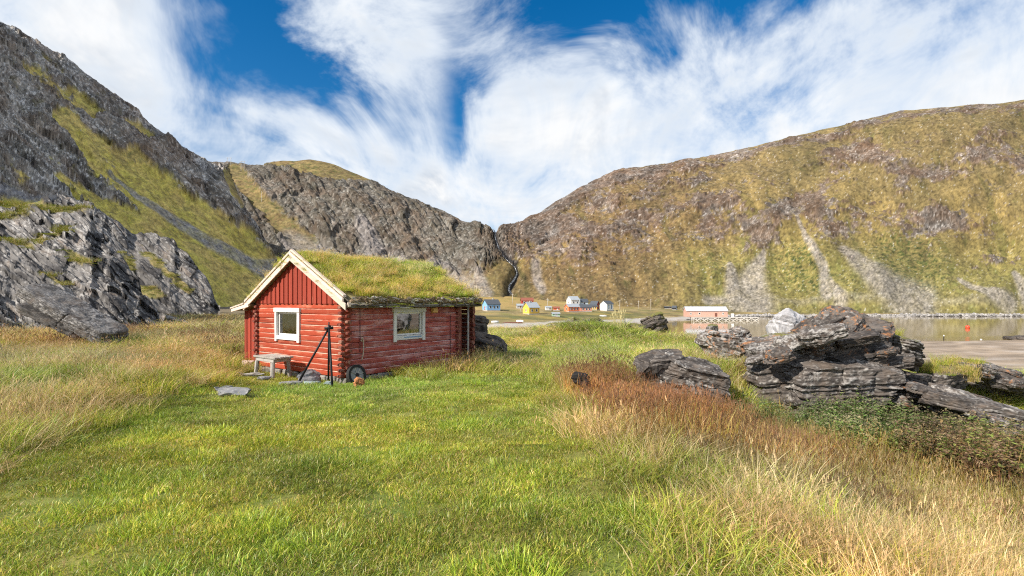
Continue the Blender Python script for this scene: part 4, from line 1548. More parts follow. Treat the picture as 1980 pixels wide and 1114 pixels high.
barge(YE0 - .02, 2.0 - .001, OV - .03, -.045, .155, .03, 'bargeboard')
barge(2.0 + .001, YE1 + .05, OV - .03, -.045, .155, .03, 'bargeboard')
barge(YE0 + .06, 2.0 - .002, OV - .055, .115, .075, .05, 'verge_board')
barge(2.0 + .002, YE1 - .05, OV - .055, .115, .075, .05, 'verge_board')
barge(YE0 + .10, 2.0 - .003, OV + .0, .195, .055, .09, 'cap_board')
barge(2.0 + .003, YE1 - .12, OV + .0, .195, .055, .09, 'cap_board')

# eave: bleached plank, pole and hooks
MB().box((OV + .03, YE0 - .05, 1.80), (.62, YE0 - .015, 1.90), jit=.008, rng=rng).build('eave_board', W_BARGE, CAB, bevel=.006)
MB().box((.72, YE0 - .04, 1.80), (1.62, YE0 - .012, 1.872), jit=.012, rng=rng).build('eave_board', W_GREY, CAB, bevel=.006)
MB().box((1.86, YE0 - .045, 1.80), (2.9, YE0 - .014, 1.868), jit=.012, rng=rng).build('eave_board', W_GREY, CAB, bevel=.006)
MB().box((3.0, YE0 - .045, 1.79), (4.5, YE0 - .014, 1.86), jit=.012, rng=rng).build('eave_board', W_GREY, CAB, bevel=.006)
pts = [(OV + .1 + i * .3, YE0 - .03 + .015 * math.sin(i * 1.3), 1.925 + .012 * math.sin(i * 2.1)) for i in range(17)]
MB().tube(pts, [.042 + .006 * math.sin(i * 2.7) for i in range(17)], 9, wob=.06, rng=rng).build('eave_pole', W_POLE, CAB, smooth=True)
for x in (.45, .95, 1.55, 2.2, 2.85, 3.5, 4.2):
    mb = MB()
    mb.tube([(x, YE0 + .12, 1.93), (x + .01, YE0 - .05, 1.83), (x, YE0 - .10, 1.86), (x - .01, YE0 - .105, 1.95)], [.022, .024, .02, .014], 6, wob=.12, rng=rng)
    mb.build('roof_hook', W_POLE, CAB)
MB().beam((.75, YE0 - .07, 1.80), (1.75, YE0 - .06, 1.775), .022, .018).build('loose_lath', W_WHITE, CAB)
for x in (4.30, 4.45, 4.56):
    MB().tube([(x, YE0 - .02, 1.86 + rng.uniform(-.03, .03)), (x + .01, 1.0, 2.5)], .045, 8, wob=.1, rng=rng).build('roof_pole', W_POLE, CAB, smooth=True)


# turf
def turf():
    nx, ny = 150, 170
    xs = np.linspace(OV + .10, XE + .06, nx)
    ys = np.linspace(YE0 - .07, YE1 + .02, ny)
    X, Y = np.meshgrid(xs, ys, indexing='ij')
    x, y = X.ravel(), Y.ravel()
    base = 1.92 + SL * (2.0 - np.abs(y - 2.0)) + .05
    e = np.minimum(np.minimum(x - xs[0], xs[-1] - x) * 1.0, np.minimum(y - ys[0], ys[-1] - y) * 1.4)
    rnd = ss(0, .16, e)
    rid = np.exp(-((y - 2.0) / .16) ** 2) * -.06
    b1 = fbm(P3(x * 1.6, y * 1.6, 0), 3, seed=201)
    b2 = fbm(P3(x * 6, y * 6, 0), 3, seed=203)
    th = .05 + rnd * (.115 + .055 * b1 + .035 * b2) + rid + .05 * ss(3.0, 4.2, x) * np.exp(-((y - 1.7) / .5) ** 2)
    sag = -.05 * np.sin(np.clip((x + .1) / 4.7, 0, 1) * math.pi)
    ex = (fbm(P3(x * 5, y * 5, 3), 3, seed=205)) * .06
    top = np.stack([x + np.where((x > xs[-2] - .001), ex, 0), y + np.where((y < ys[1] + .001), ex - .01, 0), base + th + sag], -1)
    bot = np.stack([x, y, base - .004 + sag * 0], -1)
    F = grid_faces(nx, ny)
    n = nx * ny
    idx = np.arange(n).reshape(nx, ny)
    rim = np.concatenate([idx[0, :], idx[1:, -1], idx[-1, -2::-1], idx[-2:0:-1, 0]])
    r2 = np.roll(rim, -1)
    S = np.stack([rim, rim + n, r2 + n, r2], -1)
    c1 = fbm(P3(x * 2.2, y * 2.2, 9), 4, seed=207)
    col = lerp(np.array([.15, .13, .04]), np.array([.22, .17, .07]), ss(-.3, .3, c1))
    col = lerp(col, np.array([.115, .135, .03]), ss(0, .35, b1))
    col = lerp(col, np.array([.15, .125, .10]), (1 - ss(.04, .16, e)) * .9)
    col = lerp(col, np.array([.30, .27, .23]), ss(.1, .35, b2) * (1 - ss(.08, .3, y - ys[0])) * .8)
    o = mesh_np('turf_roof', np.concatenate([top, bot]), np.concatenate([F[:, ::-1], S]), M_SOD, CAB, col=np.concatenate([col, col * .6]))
    sel = rnd > .4
    return o, top, c1, b1


TURF, TURF_P, TURF_C, TURF_B = turf()


# ragged sod edge along the eave: roots and bark, too many to count
def sod_fringe():
    rr = random.Random(5)
    mb = MB()
    mb2 = MB()
    for i in range(230):
        x = rr.uniform(OV + .1, XE)
        z = 1.86 + rr.uniform(.01, .13)
        L = rr.uniform(.05, .20)
        a = rr.uniform(-.9, .9)
        y = YE0 - .070 + rr.uniform(-.04, .03)
        p0 = Vector((x, y, z + .05))
        p1 = p0 + Vector((L * math.cos(a), -rr.uniform(0, .05), L * math.sin(a) * .5 - .03))
        (mb if rr.random() < .35 else mb2).tube([p0, (p0 + p1) / 2 + Vector((0, -.012, rr.uniform(-.02, .025))), p1], [rr.uniform(.006, .020), rr.uniform(.008, .024), .005], 5, wob=.3, rng=rr)
    mb.build('sod_root', W_GREY, CAB)['kind'] = 'stuff'
    mb2.build('sod_edge', W_POLE, CAB)['kind'] = 'stuff'


sod_fringe()
# small stone on the turf
ob = rock_block('roof_stone', (0, 0, 0), (.13, .12, .06), (0, 0, .4), seed=211, res=20, layer=.05, lichen=.7, power=3)
ob.location = (.62, 1.62, 2.90)
ob.parent = CAB

# lean-to on the left of the gable
LT = MB()
y0, y1 = 4.20, 4.86
for i in range(6):
    a = y0 + (y1 - y0) * i / 6
    x = .10 if i % 2 else .12
    MB().box((x, a + .004, -.02 + rng.uniform(-.02, .02)), (x + .026, a + (y1 - y0) / 6 + (.012 if i % 2 else -.004), 1.66 + .02 * (5 - i)), jit=.003, rng=rng).build('lean_to_board', W_REDV, CAB)
MB().box((.08, y0 - .04, .02), (.135, y0 + .02, 1.70), jit=.003, rng=rng).build('lean_to_post', W_GREYV, CAB, bevel=.004)
MB().box((.13, y1 - .02, .0), (3.2, y1 + .01, 1.62)).build('lean_to_side', W_REDV, CAB)
MB().prism([(-.17, 4.02, 1.80), (-.17, 5.0, 1.66), (-.17, 5.0, 1.705), (-.17, 4.02, 1.85)], (3.6, 0, 0)).build('lean_to_roof', W_POLE, CAB)
MB().prism([(-.205, 4.06, 1.775), (-.205, 5.03, 1.625), (-.205, 5.03, 1.725), (-.205, 4.06, 1.87)], (.033, 0, 0)).build('lean_to_bargeboard', W_BARGE, CAB, bevel=.005)
MB().prism([(-.225, 4.30, 1.85), (-.225, 5.06, 1.715), (-.225, 5.06, 1.755), (-.225, 4.30, 1.895)], (.08, 0, 0)).build('lean_to_cap', W_BARGE, CAB, bevel=.004)

# porch bay behind the long wall: dark recess, post and stacked log ends
MB().box((4.16, .42, -.05), (4.62, .50, 1.9)).build('recess_wall', W_END, CAB)
MB().tube([(4.30, -.12, -.1), (4.29, -.125, .9), (4.30, -.12, 1.83)], .035, 8, wob=.04, rng=rng).build('porch_post', W_GREYV, CAB, smooth=True)
for k in range(13):
    z = .12 + k * .135
    e = rng.uniform(-.03, .03)
    MB().tube([(4.58, -.12 + e, z), (4.57, .4, z + .01)], [.058, .062], 9, wob=.08, rng=rng).build('log_end', W_END, CAB)
for k in range(12):
    z = .19 + k * .135
    MB().tube([(4.50, .05, z), (4.74 + rng.uniform(-.04, .04), .04, z)], [.05, .055], 9, wob=.08, rng=rng).build('log_end', W_END, CAB)

# wires, rope, lamp on the long wall
for x, za, zb in ((.42, .70, 1.80), (3.62, .35, 1.55)):
    MB().tube([(x, -.022, za), (x + .004, -.020, (za + zb) / 2), (x, -.022, zb)], .006, 6).build('wall_cable', M_IRON, CAB)
mb = MB()
mb.tube([(.44, -.03, 1.02), (.47, -.05, 1.04), (.50, -.045, 1.0), (.51, -.04, .85), (.50, -.045, .70), (.47, -.05, .58), (.45, -.04, .50)], .011, 6)
mb.tube([(.43, -.03, 1.0), (.46, -.05, .96), (.49, -.05, 1.0), (.46, -.055, 1.06), (.43, -.05, 1.02)], .013, 6)
ro = mb.build('rope', M_ROPE, None, smooth=True, loc=CAB.location, rot=CAB.rotation_euler)
tag(ro, 'pale rope hanging from the long red wall near the corner', 'rope', kind='thing')
mb = MB()
mb.box((2.82, -.13, 1.62), (2.98, -.02, 1.76), jit=.01, rng=rng)
lamp = mb.build('wall_lamp', M_LAMP, CAB, bevel=.015)
MB().box((2.85, -.05, 1.76), (2.95, .0, 1.83)).build('bracket', W_GREY, lamp)


def cab_to_world(x, y, z=None):
    w = P0 + x * DR + y * DL
    return Vector((w[0], w[1], gz(w[0], w[1]) if z is None else CAB_Z + z))


# ---------------------------------------------------------------- things round the cabin
# weathered table
TB = empty('table', tuple(cab_to_world(-.52, 2.18, 0.02)), CAB_RZ)
tag(TB, 'low weathered wooden table on stout legs below the gable window', 'table', kind='thing')
for i in range(4):
    y = -.50
    x0 = -.25 + i * .125
    MB().box((x0 + .003, -.52 + rng.uniform(-.03, .02), .50), (x0 + .122, .50 + rng.uniform(-.02, .04), .545 + rng.uniform(-.004, .008)), jit=.006, rng=rng).build('table_board', W_GREY, TB, bevel=.008)
for x in (-.22, .20):
    MB().box((x, -.42, .42), (x + .035, .42, .498), jit=.004, rng=rng).build('apron', W_GREYV, TB, bevel=.005)
for y in (-.42, .385):
    MB().box((-.184, y, .42), (.199, y + .035, .498), jit=.004, rng=rng).build('apron', W_GREYV, TB, bevel=.005)
for (x, y) in ((-.20, .38), (-.20, -.36), (.19, .38), (.19, -.36)):
    dx, dy = (.03 if x > 0 else -.03), (.03 if y > 0 else -.03)
    MB().tube([(x + dx, y + dy, -.05), (x + dx * .5, y + dy * .5, .2), (x, y, .419)], [.046, .05, .052], 7, wob=.06, rng=rng).build('leg', W_GREYV, TB)

# black iron tripod
tp = at(636, 634, 11.1)
TR = empty('cooking_tripod', (tp.x, tp.y, gz(tp.x, tp.y)))
tag(TR, 'black iron pole tripod standing in front of the cabin corner', 'tripod', kind='thing')
top = Vector((0, 0, tp.z - TR.location.z))
for (px, py, Y) in ((573, 744, 11.1), (643, 756, 10.35), (635, 737, 11.55)):
    f = at(px, py, Y)
    f = Vector((f.x, f.y, gz(f.x, f.y) - .05)) - TR.location
    MB().tube([f, f * .5 + top * .5, top * 1.0 + (top - f) * .04], [.026, .024, .022], 8).build('leg', M_IRON, TR, smooth=True)
MB().tube([top - Vector((.09, .03, .01)), top + Vector((.09, .03, .0))], .035, 8).tube([top, top + Vector((0, 0, .13))], .014, 6).build('head', M_IRON, TR, smooth=True)

# wheel against the corner
wl = cab_to_world(.20, -.17, .19)
mb = MB()
n = 28
def disc(mb, r0, r1, d0, d1, n=28):
    V = []
    for (r, d) in ((r0, d0), (r1, d0), (r1, d1), (r0, d1)):
        for i in range(n):
            a = 2 * math.pi * i / n
            V.append((r * math.cos(a), d, r * math.sin(a)))
    F = []
    for q in range(4):
        q2 = (q + 1) % 4
        for i in range(n):
            i2 = (i + 1) % n
            F.append((q * n + i, q * n + i2, q2 * n + i2, q2 * n + i))
    return mb.add(V, F)
WH = empty('cart_wheel', tuple(wl), 0)
WH.rotation_euler = (rad(-12), 0, CAB_RZ)
tag(WH, 'old round wheel with dark rim leaning against the cabin corner', 'wheel', kind='thing')
disc(MB(), .185, .245, -.05, .05).build('tyre', M_RUBBER, WH, smooth=False)
dsk = disc(MB(), .004, .186, -.03, .03).build('disc', M_SLATE, WH)
disc(MB(), .01, .045, -.05, -.029, 14).build('hub', M_IRON, WH)
mb = MB()
for i in range(4):
    a = i * math.pi / 4 + .2
    mb = MB().beam((.04 * math.cos(a), -.036, .04 * math.sin(a)), (.18 * math.cos(a), -.036, .18 * math.sin(a)), .016, .016, (0, 1, 0))
    mb.build('spoke', W_GREY, WH)

# broken stump piece, stones and boards in the grass
def chunk(name, px, py, Y, half, rot, mat, seed, label, cat, dz=0.0, res=20):
    p = at(px, py, Y)
    ob = rock_block(name, (p.x, p.y, gz(p.x, p.y) + dz), half, tuple(rad(a) for a in rot), seed=seed, res=res, layer=.05, lichen=.2, power=5)
    ob.data.materials.clear()
    ob.data.materials.append(mat)
    tag(ob, label, cat, kind='thing')
    return ob


M_STUMP = mat_plain('rotten_orange_wood', (.40, .17, .07), .9, .4, 16, col2=(.14, .06, .03), bstr=.8, bdist=.02)
M_CHAR = mat_wood('charred_wood', (.018, .016, .016), (.05, .045, .042), (.006, .006, .006), axis=0)
M_TEAL = mat_plain('blue_green_stone', (.27, .33, .32), .8, .25, 8, bstr=.5)
M_PINK = mat_plain('pink_stone', (.50, .36, .31), .85, .25, 8, bstr=.5)
chunk('stump', 692, 757, 10.45, (.10, .09, .13), (10, 20, 30), M_STUMP, 221, 'rotten orange wood stump in the grass by the wheel', 'stump', .08)
chunk('paving_stone', 450, 785, 9.0, (.37, .26, .035), (0, 0, 10), M_SLATE, 223, 'pale flat stone slab lying in the mown grass', 'stone', .065)
chunk('paving_stone', 437, 770, 9.6, (.13, .10, .03), (0, 0, 40), M_SLATE, 225, 'small flat stone behind the pale slab in the grass', 'stone', .05)
chunk('flat_stone', 601, 729, 11.45, (.28, .05, .21), (-38, 0, 54), M_SLATE, 227, 'square grey stone slab leaning behind the tripod leg', 'stone', .14)
chunk('flat_stone', 605, 745, 10.9, (.17, .12, .035), (0, 4, 20), M_TEAL, 229, 'bluish flat stone between the tripod legs', 'stone', .05)
chunk('flat_stone', 560, 745, 10.95, (.24, .16, .03), (0, 0, 15), M_SLATE, 231, 'dark flat stone at the foot of the slanting tripod leg', 'stone', .045)
chunk('flat_stone', 634, 748, 10.75, (.09, .08, .07), (0, 0, 15), M_TEAL, 233, 'small grey stone under the tripod head', 'stone', .04)
chunk('plank', 485, 729, 11.9, (.30, .07, .025), (0, 0, 30), W_GREY, 235, 'short grey plank lying left of the table', 'plank', .06)
chunk('flat_stone', 513, 736, 11.5, (.16, .10, .025), (0, 0, 30), M_SLATE, 237, 'thin flat stone in front of the table leg', 'stone', .05)
chunk('stone', 483, 697, 14.0, (.22, .18, .14), (0, 8, 30), M_PINK, 239, 'pinkish rounded stone at the foot of the lean-to', 'stone', .10)
chunk('plank', 840, 708, 14.1, (.62, .06, .04), (0, 0, 52), W_GREYV, 241, 'long pale board lying along the foot of the long wall', 'plank', .16)
chunk('driftwood', 868, 701, 14.6, (.42, .10, .09), (0, 0, 50), W_GREYV, 243, 'bleached driftwood piece by the far end of the long wall', 'driftwood', .24)
chunk('charred_board', 1120, 762, 9.1, (.17, .05, .13), (0, 0, -8), M_CHAR, 245, 'charred black board standing in the rusty meadow', 'board', .40)
chunk('charred_board', 1134, 772, 9.0, (.05, .05, .13), (0, 0, 20), M_CHAR, 247, 'charred black stake right beside the burnt board', 'stake', .30)


# ---------------------------------------------------------------- village across the bay
def ray_ground(px, py, ya=120.0, yb=520.0):
    Y = np.linspace(ya, yb, 900)
    X = (px - 990) / FPX * Y
    zr = EYE - (py - HORIZON) / FPX * Y
    g = ground_z(X, Y)
    k = np.argmax(g >= zr)
    return Vector((X[k], Y[k], g[k]))


def paint(name, c, var=.16):
    return mat_plain(name, c, .7, var, 2.2, bstr=.1)


PB = dict(blue=paint('blue_boards', (.22, .44, .74)), red=paint('red_boards', (.36, .055, .04)), yellow=paint('yellow_boards', (.74, .47, .09)), white=paint('white_boards', (.80, .79, .76), .08),
          orange=paint('orange_boards', (.72, .20, .09)), salmon=paint('salmon_boards', (.62, .27, .19)), palebl=paint('pale_blue_boards', (.55, .66, .74)), brown=paint('brown_boards', (.17, .07, .05)),
          black=paint('tarred_boards', (.025, .025, .027)), grey=paint('grey_boards', (.42, .41, .40)), pink=paint('faded_pink_boards', (.52, .31, .245), .3), green=paint('pale_green_boards', (.36, .52, .38)),
          slate=paint('dark_slate_roof', (.075, .085, .10)), tin=paint('tin_roof', (.33, .36, .39)), sheet=paint('pale_sheet_roof', (.55, .57, .62), .10), rust=paint('rusty_roof', (.26, .09, .06)), glass=mat_plain('dark_house_glass', (.03, .04, .055), .15, .2, 3, spec=.6),
          wglass=mat_plain('blue_house_glass', (.10, .17, .27), .15, .2, 3, spec=.6), stone=paint('pale_foundation', (.42, .40, .37)))


def house(label, px, py, L, W, H, RH, yaw, wall, roof, front=(), left=(), right=(), cat='house', base=None, dY=0.0, trim='white', found=.35, name='village_house', over=.35, chim=None, group='houses of the village'):
    p = ray_ground(px, py)
    if dY:
        p = Vector(((px - 990) / FPX * (p.y + dY), p.y + dY, 0))
        p.z = gz(p.x, p.y)
    if base is not None:
        p = Vector(base)
    R = empty(name, tuple(p), rad(yaw))
    if base is None:
        L, W, H, RH = L * 1.1, W * 1.1, H * 1.12, RH * 1.12
    tag(R, label, cat, group, 'thing')
    x, y = L / 2, W / 2
    MB().box((-x - .05, -y - .05, -2.5), (x + .05, y + .05, found)).build('foundation', PB['stone'], R)
    mb = MB()
    mb.prism([(-x, -y, found + .003), (-x, y, found + .003), (-x, y, H), (-x, 0, H + RH), (-x, -y, H)], (L, 0, 0))
    mb.build('wall', PB[wall], R)
    o_ = over
    rmb = MB()
    k = RH / y
    for s in (-1, 1):
        rmb.prism([(-x - o_, 0, H + RH + .02), (-x - o_, s * (y + o_), H - k * o_ + .02), (-x - o_, s * (y + o_), H - k * o_ + .20), (-x - o_, 0, H + RH + .20)], (L + 2 * o_, 0, 0))
    rf = rmb.build('roof', PB[roof], R)
    if chim is not None:
        MB().box((chim - .3, -.3, H + RH * .6), (chim + .3, .3, H + RH + .9)).build('chimney', PB['stone'], rf)
    def opening(face, u, z, w, h, gl, tr_):
        nm = 'door' if z - h / 2 < found + .25 else 'window'
        e = .05
        q = {'f': lambda a, d, zz: (a, -y - d, zz), 'l': lambda a, d, zz: (-x - d, -a, zz), 'r': lambda a, d, zz: (x + d, a, zz)}[face]
        def bx(ua, ub, d0, d1, za, zb):
            a, c = q(ua, d0, za), q(ub, d1, zb)
            return MB().box([min(a[i], c[i]) for i in range(3)], [max(a[i], c[i]) for i in range(3)])
        t = .14
        fr_ = bx(u - w / 2 - t, u + w / 2 + t, .003, .05, z - h / 2 - t, z + h / 2 + t).build(nm, PB[tr_], R)
        bx(u - w / 2, u + w / 2, .0505, .07, z - h / 2, z + h / 2).build('pane' if nm == 'window' else 'leaf', PB[gl], fr_)
    for fc, lst in (('f', front), ('l', left), ('r', right)):
        for it in lst:
            u, z, w, h = it[:4]
            opening(fc, u, z, w, h, it[4] if len(it) > 4 else 'glass', it[5] if len(it) > 5 else trim)
    return R


house('pale blue village house with dark roof, nearest the cabin', 950, 600.5, 7.2, 6.4, 3.1, 2.3, 26, 'blue', 'slate', front=((-2.0, 1.9, .9, 1.2), (.2, 1.9, .9, 1.2), (2.3, 1.9, .9, 1.2)), left=((0, 1.35, 1.1, 2.0, 'red'), (1.9, 2.0, .8, 1.0)), chim=1.0)
house('dark red house with white windows behind the yellow house', 1019, 592, 7.2, 5.5, 3.0, 1.6, 6, 'red', 'rust', front=((-2.3, 1.9, 1.1, 1.3, 'glass'), (0, 1.9, 1.1, 1.3), (2.3, 1.9, 1.1, 1.3)), dY=6)
house('tiny grey shed left of the dark red house', 1005, 596.5, 3.4, 2.6, 1.6, .8, 10, 'grey', 'tin', front=((0, 1.0, .8, 1.2, 'brown'),), cat='shed', name='shed', group='sheds of the village')
house('yellow village house with pale tin roof by the beach', 1027, 607.5, 5.9, 5.6, 3.2, 2.3, 32, 'yellow', 'tin', front=((-1.5, 2.0, .9, 1.1), (1.4, 2.0, .9, 1.1)), left=((0, 2.1, .9, 1.1),), chim=-.8)
house('low white shed beside a utility pole in the village', 1060, 600, 3.0, 2.4, 1.5, .5, 8, 'white', 'tin', front=((.8, 1.0, .7, 1.1, 'glass'),), cat='shed', name='shed', group='sheds of the village')
house('small orange shed in the meadow left of the orange house', 1075.5, 600.5, 3.2, 2.4, 1.3, .7, 5, 'orange', 'rust', front=((.5, .9, .6, .9, 'white'),), cat='shed', name='shed', group='sheds of the village')
house('low pale green boathouse just above the beach', 1074.5, 612, 3.4, 2.4, 1.3, .45, 4, 'green', 'tin', front=((0, .8, 1.0, 1.0, 'grey'),), cat='shed', name='shed', group='sheds of the village')
house('tall white house behind the orange house', 1108, 597, 6.0, 5.6, 4.9, 2.0, 24, 'white', 'tin', front=((-1.4, 3.7, .8, 1.1), (1.4, 3.7, .8, 1.1)), left=((0, 3.8, .9, 1.1),), dY=10)
house('bright orange house with grey roof in front of the white house', 1106, 603, 7.0, 4.4, 2.7, 1.5, 26, 'orange', 'tin', front=((-2.2, 1.7, .8, 1.0), (0, 1.7, .8, 1.0), (2.2, 1.7, .8, 1.0)), left=((0, 1.7, .9, 1.1),))
house('salmon coloured house joined right of the orange house', 1131, 603, 6.6, 4.4, 2.4, 1.5, 8, 'salmon', 'slate', front=((-1.9, 1.5, .9, 1.0), (.4, 1.5, .9, 1.0), (2.2, 1.5, .8, 1.0)), dY=2)
house('pale blue gabled house rising behind the salmon one', 1128, 598, 4.6, 4.4, 3.6, 1.8, 12, 'palebl', 'slate', front=((0, 2.8, 1.0, 1.1),), dY=16)
house('dark red barn with brown gable right of the salmon house', 1150, 599, 4.2, 4.4, 2.9, 2.0, -32, 'red', 'slate', right=((0, 2.2, .9, 1.1),), dY=5, cat='barn')
house('small yellow house in front of the dark red barn', 1148, 599.5, 3.2, 3.0, 2.1, .9, 5, 'yellow', 'slate', front=((-.7, 1.4, .6, .8), (.7, 1.4, .6, .8)), dY=0)
house('white house with tall blue windows at the right of the village', 1173, 601, 5.6, 5.4, 4.0, 1.7, 36, 'white', 'slate', front=((-1.2, 2.6, .9, 2.6, 'wglass', 'palebl'), (1.3, 2.6, .9, 2.6, 'wglass', 'palebl')), left=((-2.0, 1.9, .5, .7),))
house('small black hut with white door alone on the meadow', 1304.5, 599.5, 2.6, 2.8, 1.7, 1.1, -36, 'black', 'slate', right=((0, 1.0, .8, 1.4, 'white'),), cat='hut', name='hut', group='sheds of the village')
house('low tarred shed left of the small black hut', 1291, 597, 4.6, 2.4, 1.0, .4, 0, 'black', 'slate', front=((1.0, .8, .6, .7, 'brown', 'brown'),), cat='shed', name='shed', group='sheds of the village')
house('tiny pale hut alone on the slope above the beach', 1221.5, 587, 1.4, 1.4, 2.0, .5, 10, 'white', 'tin', front=((0, 1.1, .5, 1.2, 'grey'),), cat='hut', name='hut', group='sheds of the village')

# warehouse on its jetty
WY = 274.0
wp = at(1370, 613.5, WY)
DECK = wp.z
WR = house('long faded pink warehouse with pale sheet roof on the jetty', 0, 0, 21.8, 9.5, 3.5, 2.2, -9, 'pink', 'sheet', front=((-8.6, 1.9, .6, .8), (-4, 2.0, .8, .8), (4.8, 1.35, 1.3, 2.0, 'brown', 'pink'), (8.5, 2.0, .6, .8)),
           right=((0, 1.6, 2.2, 2.6, 'grey'), (0, 4.2, .8, .8)), cat='warehouse', base=(wp.x, wp.y + 5, DECK + .02), name='warehouse', found=.1, group=None)
for ch in list(WR.children):
    if ch.name.startswith('foundation'):
        bpy.data.objects.remove(ch)
JT = empty('jetty', (wp.x, wp.y, 0.0), rad(-4))
tag(JT, 'timber jetty on crossed piles under and beyond the warehouse', 'jetty', kind='thing')
W_PALE = mat_plain('bleached_pile', (.68, .64, .58), .85, .3, 2, bstr=.2)
x0, x1 = -9.0, 26.5
mb = MB()
for i in range(48):
    a = x0 + (x1 - x0) * i / 48
    MB().box((a + .01, -2.2, DECK - .22), (a + (x1 - x0) / 48 - .01, 10.0 if a < 14 else 4.0, DECK - .02)).build('plank', W_PALE, JT)
for yy in (-1.9, .8):
    MB().box((x0, yy, DECK - .5), (x1, yy + .25, DECK - .24)).build('beam', W_PALE, JT)
for i in range(19):
    a = x0 + .2 + (x1 - x0 - .4) * i / 18
    for yy in (-1.9, .8, 3.5):
        MB().tube([(a, yy + .12, -2.4), (a, yy + .12, DECK - .5 if yy < 3 else DECK - .24)], .13, 7).build('pile', W_PALE, JT)
    if i < 18:
        b_ = a + (x1 - x0 - .4) / 18
        zz = (.05, DECK - .5) if i % 2 else (DECK - .5, .05)
        MB().beam((a, -2.05, zz[0]), (b_, -2.05, zz[1]), .2, .34).build('brace', W_PALE, JT)
sh = at(1417, 609, WY)
MB().box((sh.x - wp.x - .7, 1.0, DECK - .018), (sh.x - wp.x + .7, 2.2, DECK + 2.0)).build('white_store_box', PB['white'], JT, bevel=.1)

# utility poles
W_UP = mat_plain('pale_utility_pole', (.52, .47, .40), .85, .25, 2, bstr=.2)
for px, pb, pt, lb in ((991, 590, 568, 'pale utility pole at the foot of the waterfall slope'), (1058.5, 599, 577, 'utility pole by the low white shed in the village'), (1198.5, 601, 580, 'utility pole just right of the white house with blue windows'),
                       (1235, 598, 581, 'faint utility pole right of the tiny pale hut'), (1258.5, 601, 578, 'utility pole on the meadow left of the black hut'), (1006, 605, 598, 'short post left of the yellow house')):
    p = ray_ground(px, pb)
    h = (pb - pt) / FPX * p.y
    R = empty('utility_pole', tuple(p))
    tag(R, lb, 'pole', 'utility poles in the valley', 'thing')
    MB().tube([(0, 0, -.6), (0, 0, h * .5), (.02, 0, h)], [.17, .15, .12], 7).build('shaft', W_UP, R, smooth=True)
    if h > 4:
        MB().box((-.9, -.06, h - .75), (.9, .06, h - .6)).build('crossarm', W_UP, R)
for i, (px, pb, pt, two, lb) in enumerate(((443.5, 320, 305, 7, 'twin pole pylon topmost on the left skyline'), (469, 331, 311, 6, 'twin pole pylon just below the skyline one'), (479, 345, 328, 0, 'single power pole on the grassy gully, upper'), (506, 390, 370, 0, 'single power pole lower in the grassy gully'),
                                           (919.5, 588, 556, 4, 'twin pole pylon just past the turf roof end'))):
    p = on_mountain(px, pb, 'b') if i < 4 else ray_ground(px, 584)
    h = (pb - pt) / FPX * p.y
    w = two / FPX * p.y / 2
    R = empty('power_pylon', tuple(p))
    tag(R, lb, 'pylon', 'power line up the mountain', 'thing')
    for s in ((-1, 1) if two else (0,)):
        MB().tube([(s * w, 0, -2), (s * w, 0, h)], [.34, .26], 7).build('shaft', W_UP, R)
    if two:
        MB().box((-w * 1.5, -.15, h - .8), (w * 1.5, .15, h - .4)).build('crossarm', W_UP, R)

# dinghies on the beach, buoys and stake
def dinghy(px, py, Lm, yaw, label, mat):
    p = ray_ground(px, py)
    R = empty('rowing_boat', tuple(p), rad(yaw))
    tag(R, label, 'boat', 'small boats drawn up on the beach', 'thing')
    n, k = 13, 9
    V = []
    for i in range(n):
        s = -1 + 2 * i / (n - 1)
        w = .72 * (1 - abs(s) ** 2.6) + .02
        for j in range(k):
            a = math.pi * j / (k - 1)
            V.append((s * Lm / 2, -w * math.cos(a), .75 * math.sin(a) ** .8 * (1 - .25 * s * s) + .02))
    F = [(i * k + j, i * k + j + 1, (i + 1) * k + j + 1, (i + 1) * k + j) for i in range(n - 1) for j in range(k - 1)]
    MB().add(V, F).build('hull', mat, R, smooth=True)
    MB().box((-Lm * .46, -.04, .72), (Lm * .46, .04, .82)).build('keel', PB['grey'], R)


dinghy(957, 624, 3.6, 30, 'white upturned boat at the left end of the pale beach', PB['white'])
dinghy(1005, 622.5, 3.8, -35, 'white upturned boat beside the dark jetty beams on the beach', PB['white'])
dinghy(1166, 612, 4.0, -30, 'pale upturned boat on the slope below the tall white house', PB['grey'])
p = ray_ground(985, 625)
for i in range(3):
    o = MB().box((-5.5, -.15, 0), (5.5, .15, .3)).build('beach_beam', PB['brown'], None, loc=(p.x, p.y + i * 1.6, p.z + .05), rot=(0, 0, rad(4 * i - 3)))
    tag(o, ['nearest', 'middle', 'farthest'][i] + ' of the long dark beams lying on the beach between the boats', 'beam', 'beams on the beach', 'thing')
for i, (px, py, Lm, yw) in enumerate(((1245, 617, 6, 24), (1262, 613, 9, -8), (1290, 614.5, 8, -6))):
    p = ray_ground(px, py)
    o = MB().tube([(-Lm / 2, 0, .2), (0, 0, .26), (Lm / 2, 0, .35)], [.22, .2, .12], 7, wob=.1).build('driftwood', W_UP, None, loc=tuple(p), rot=(0, 0, rad(yw)))
    tag(o, ['slanting pale driftwood log behind the dark rock heap', 'long pale driftwood log lying on the upper beach', 'driftwood log nearest the warehouse on the beach'][i], 'driftwood', 'driftwood on the beach', 'thing')

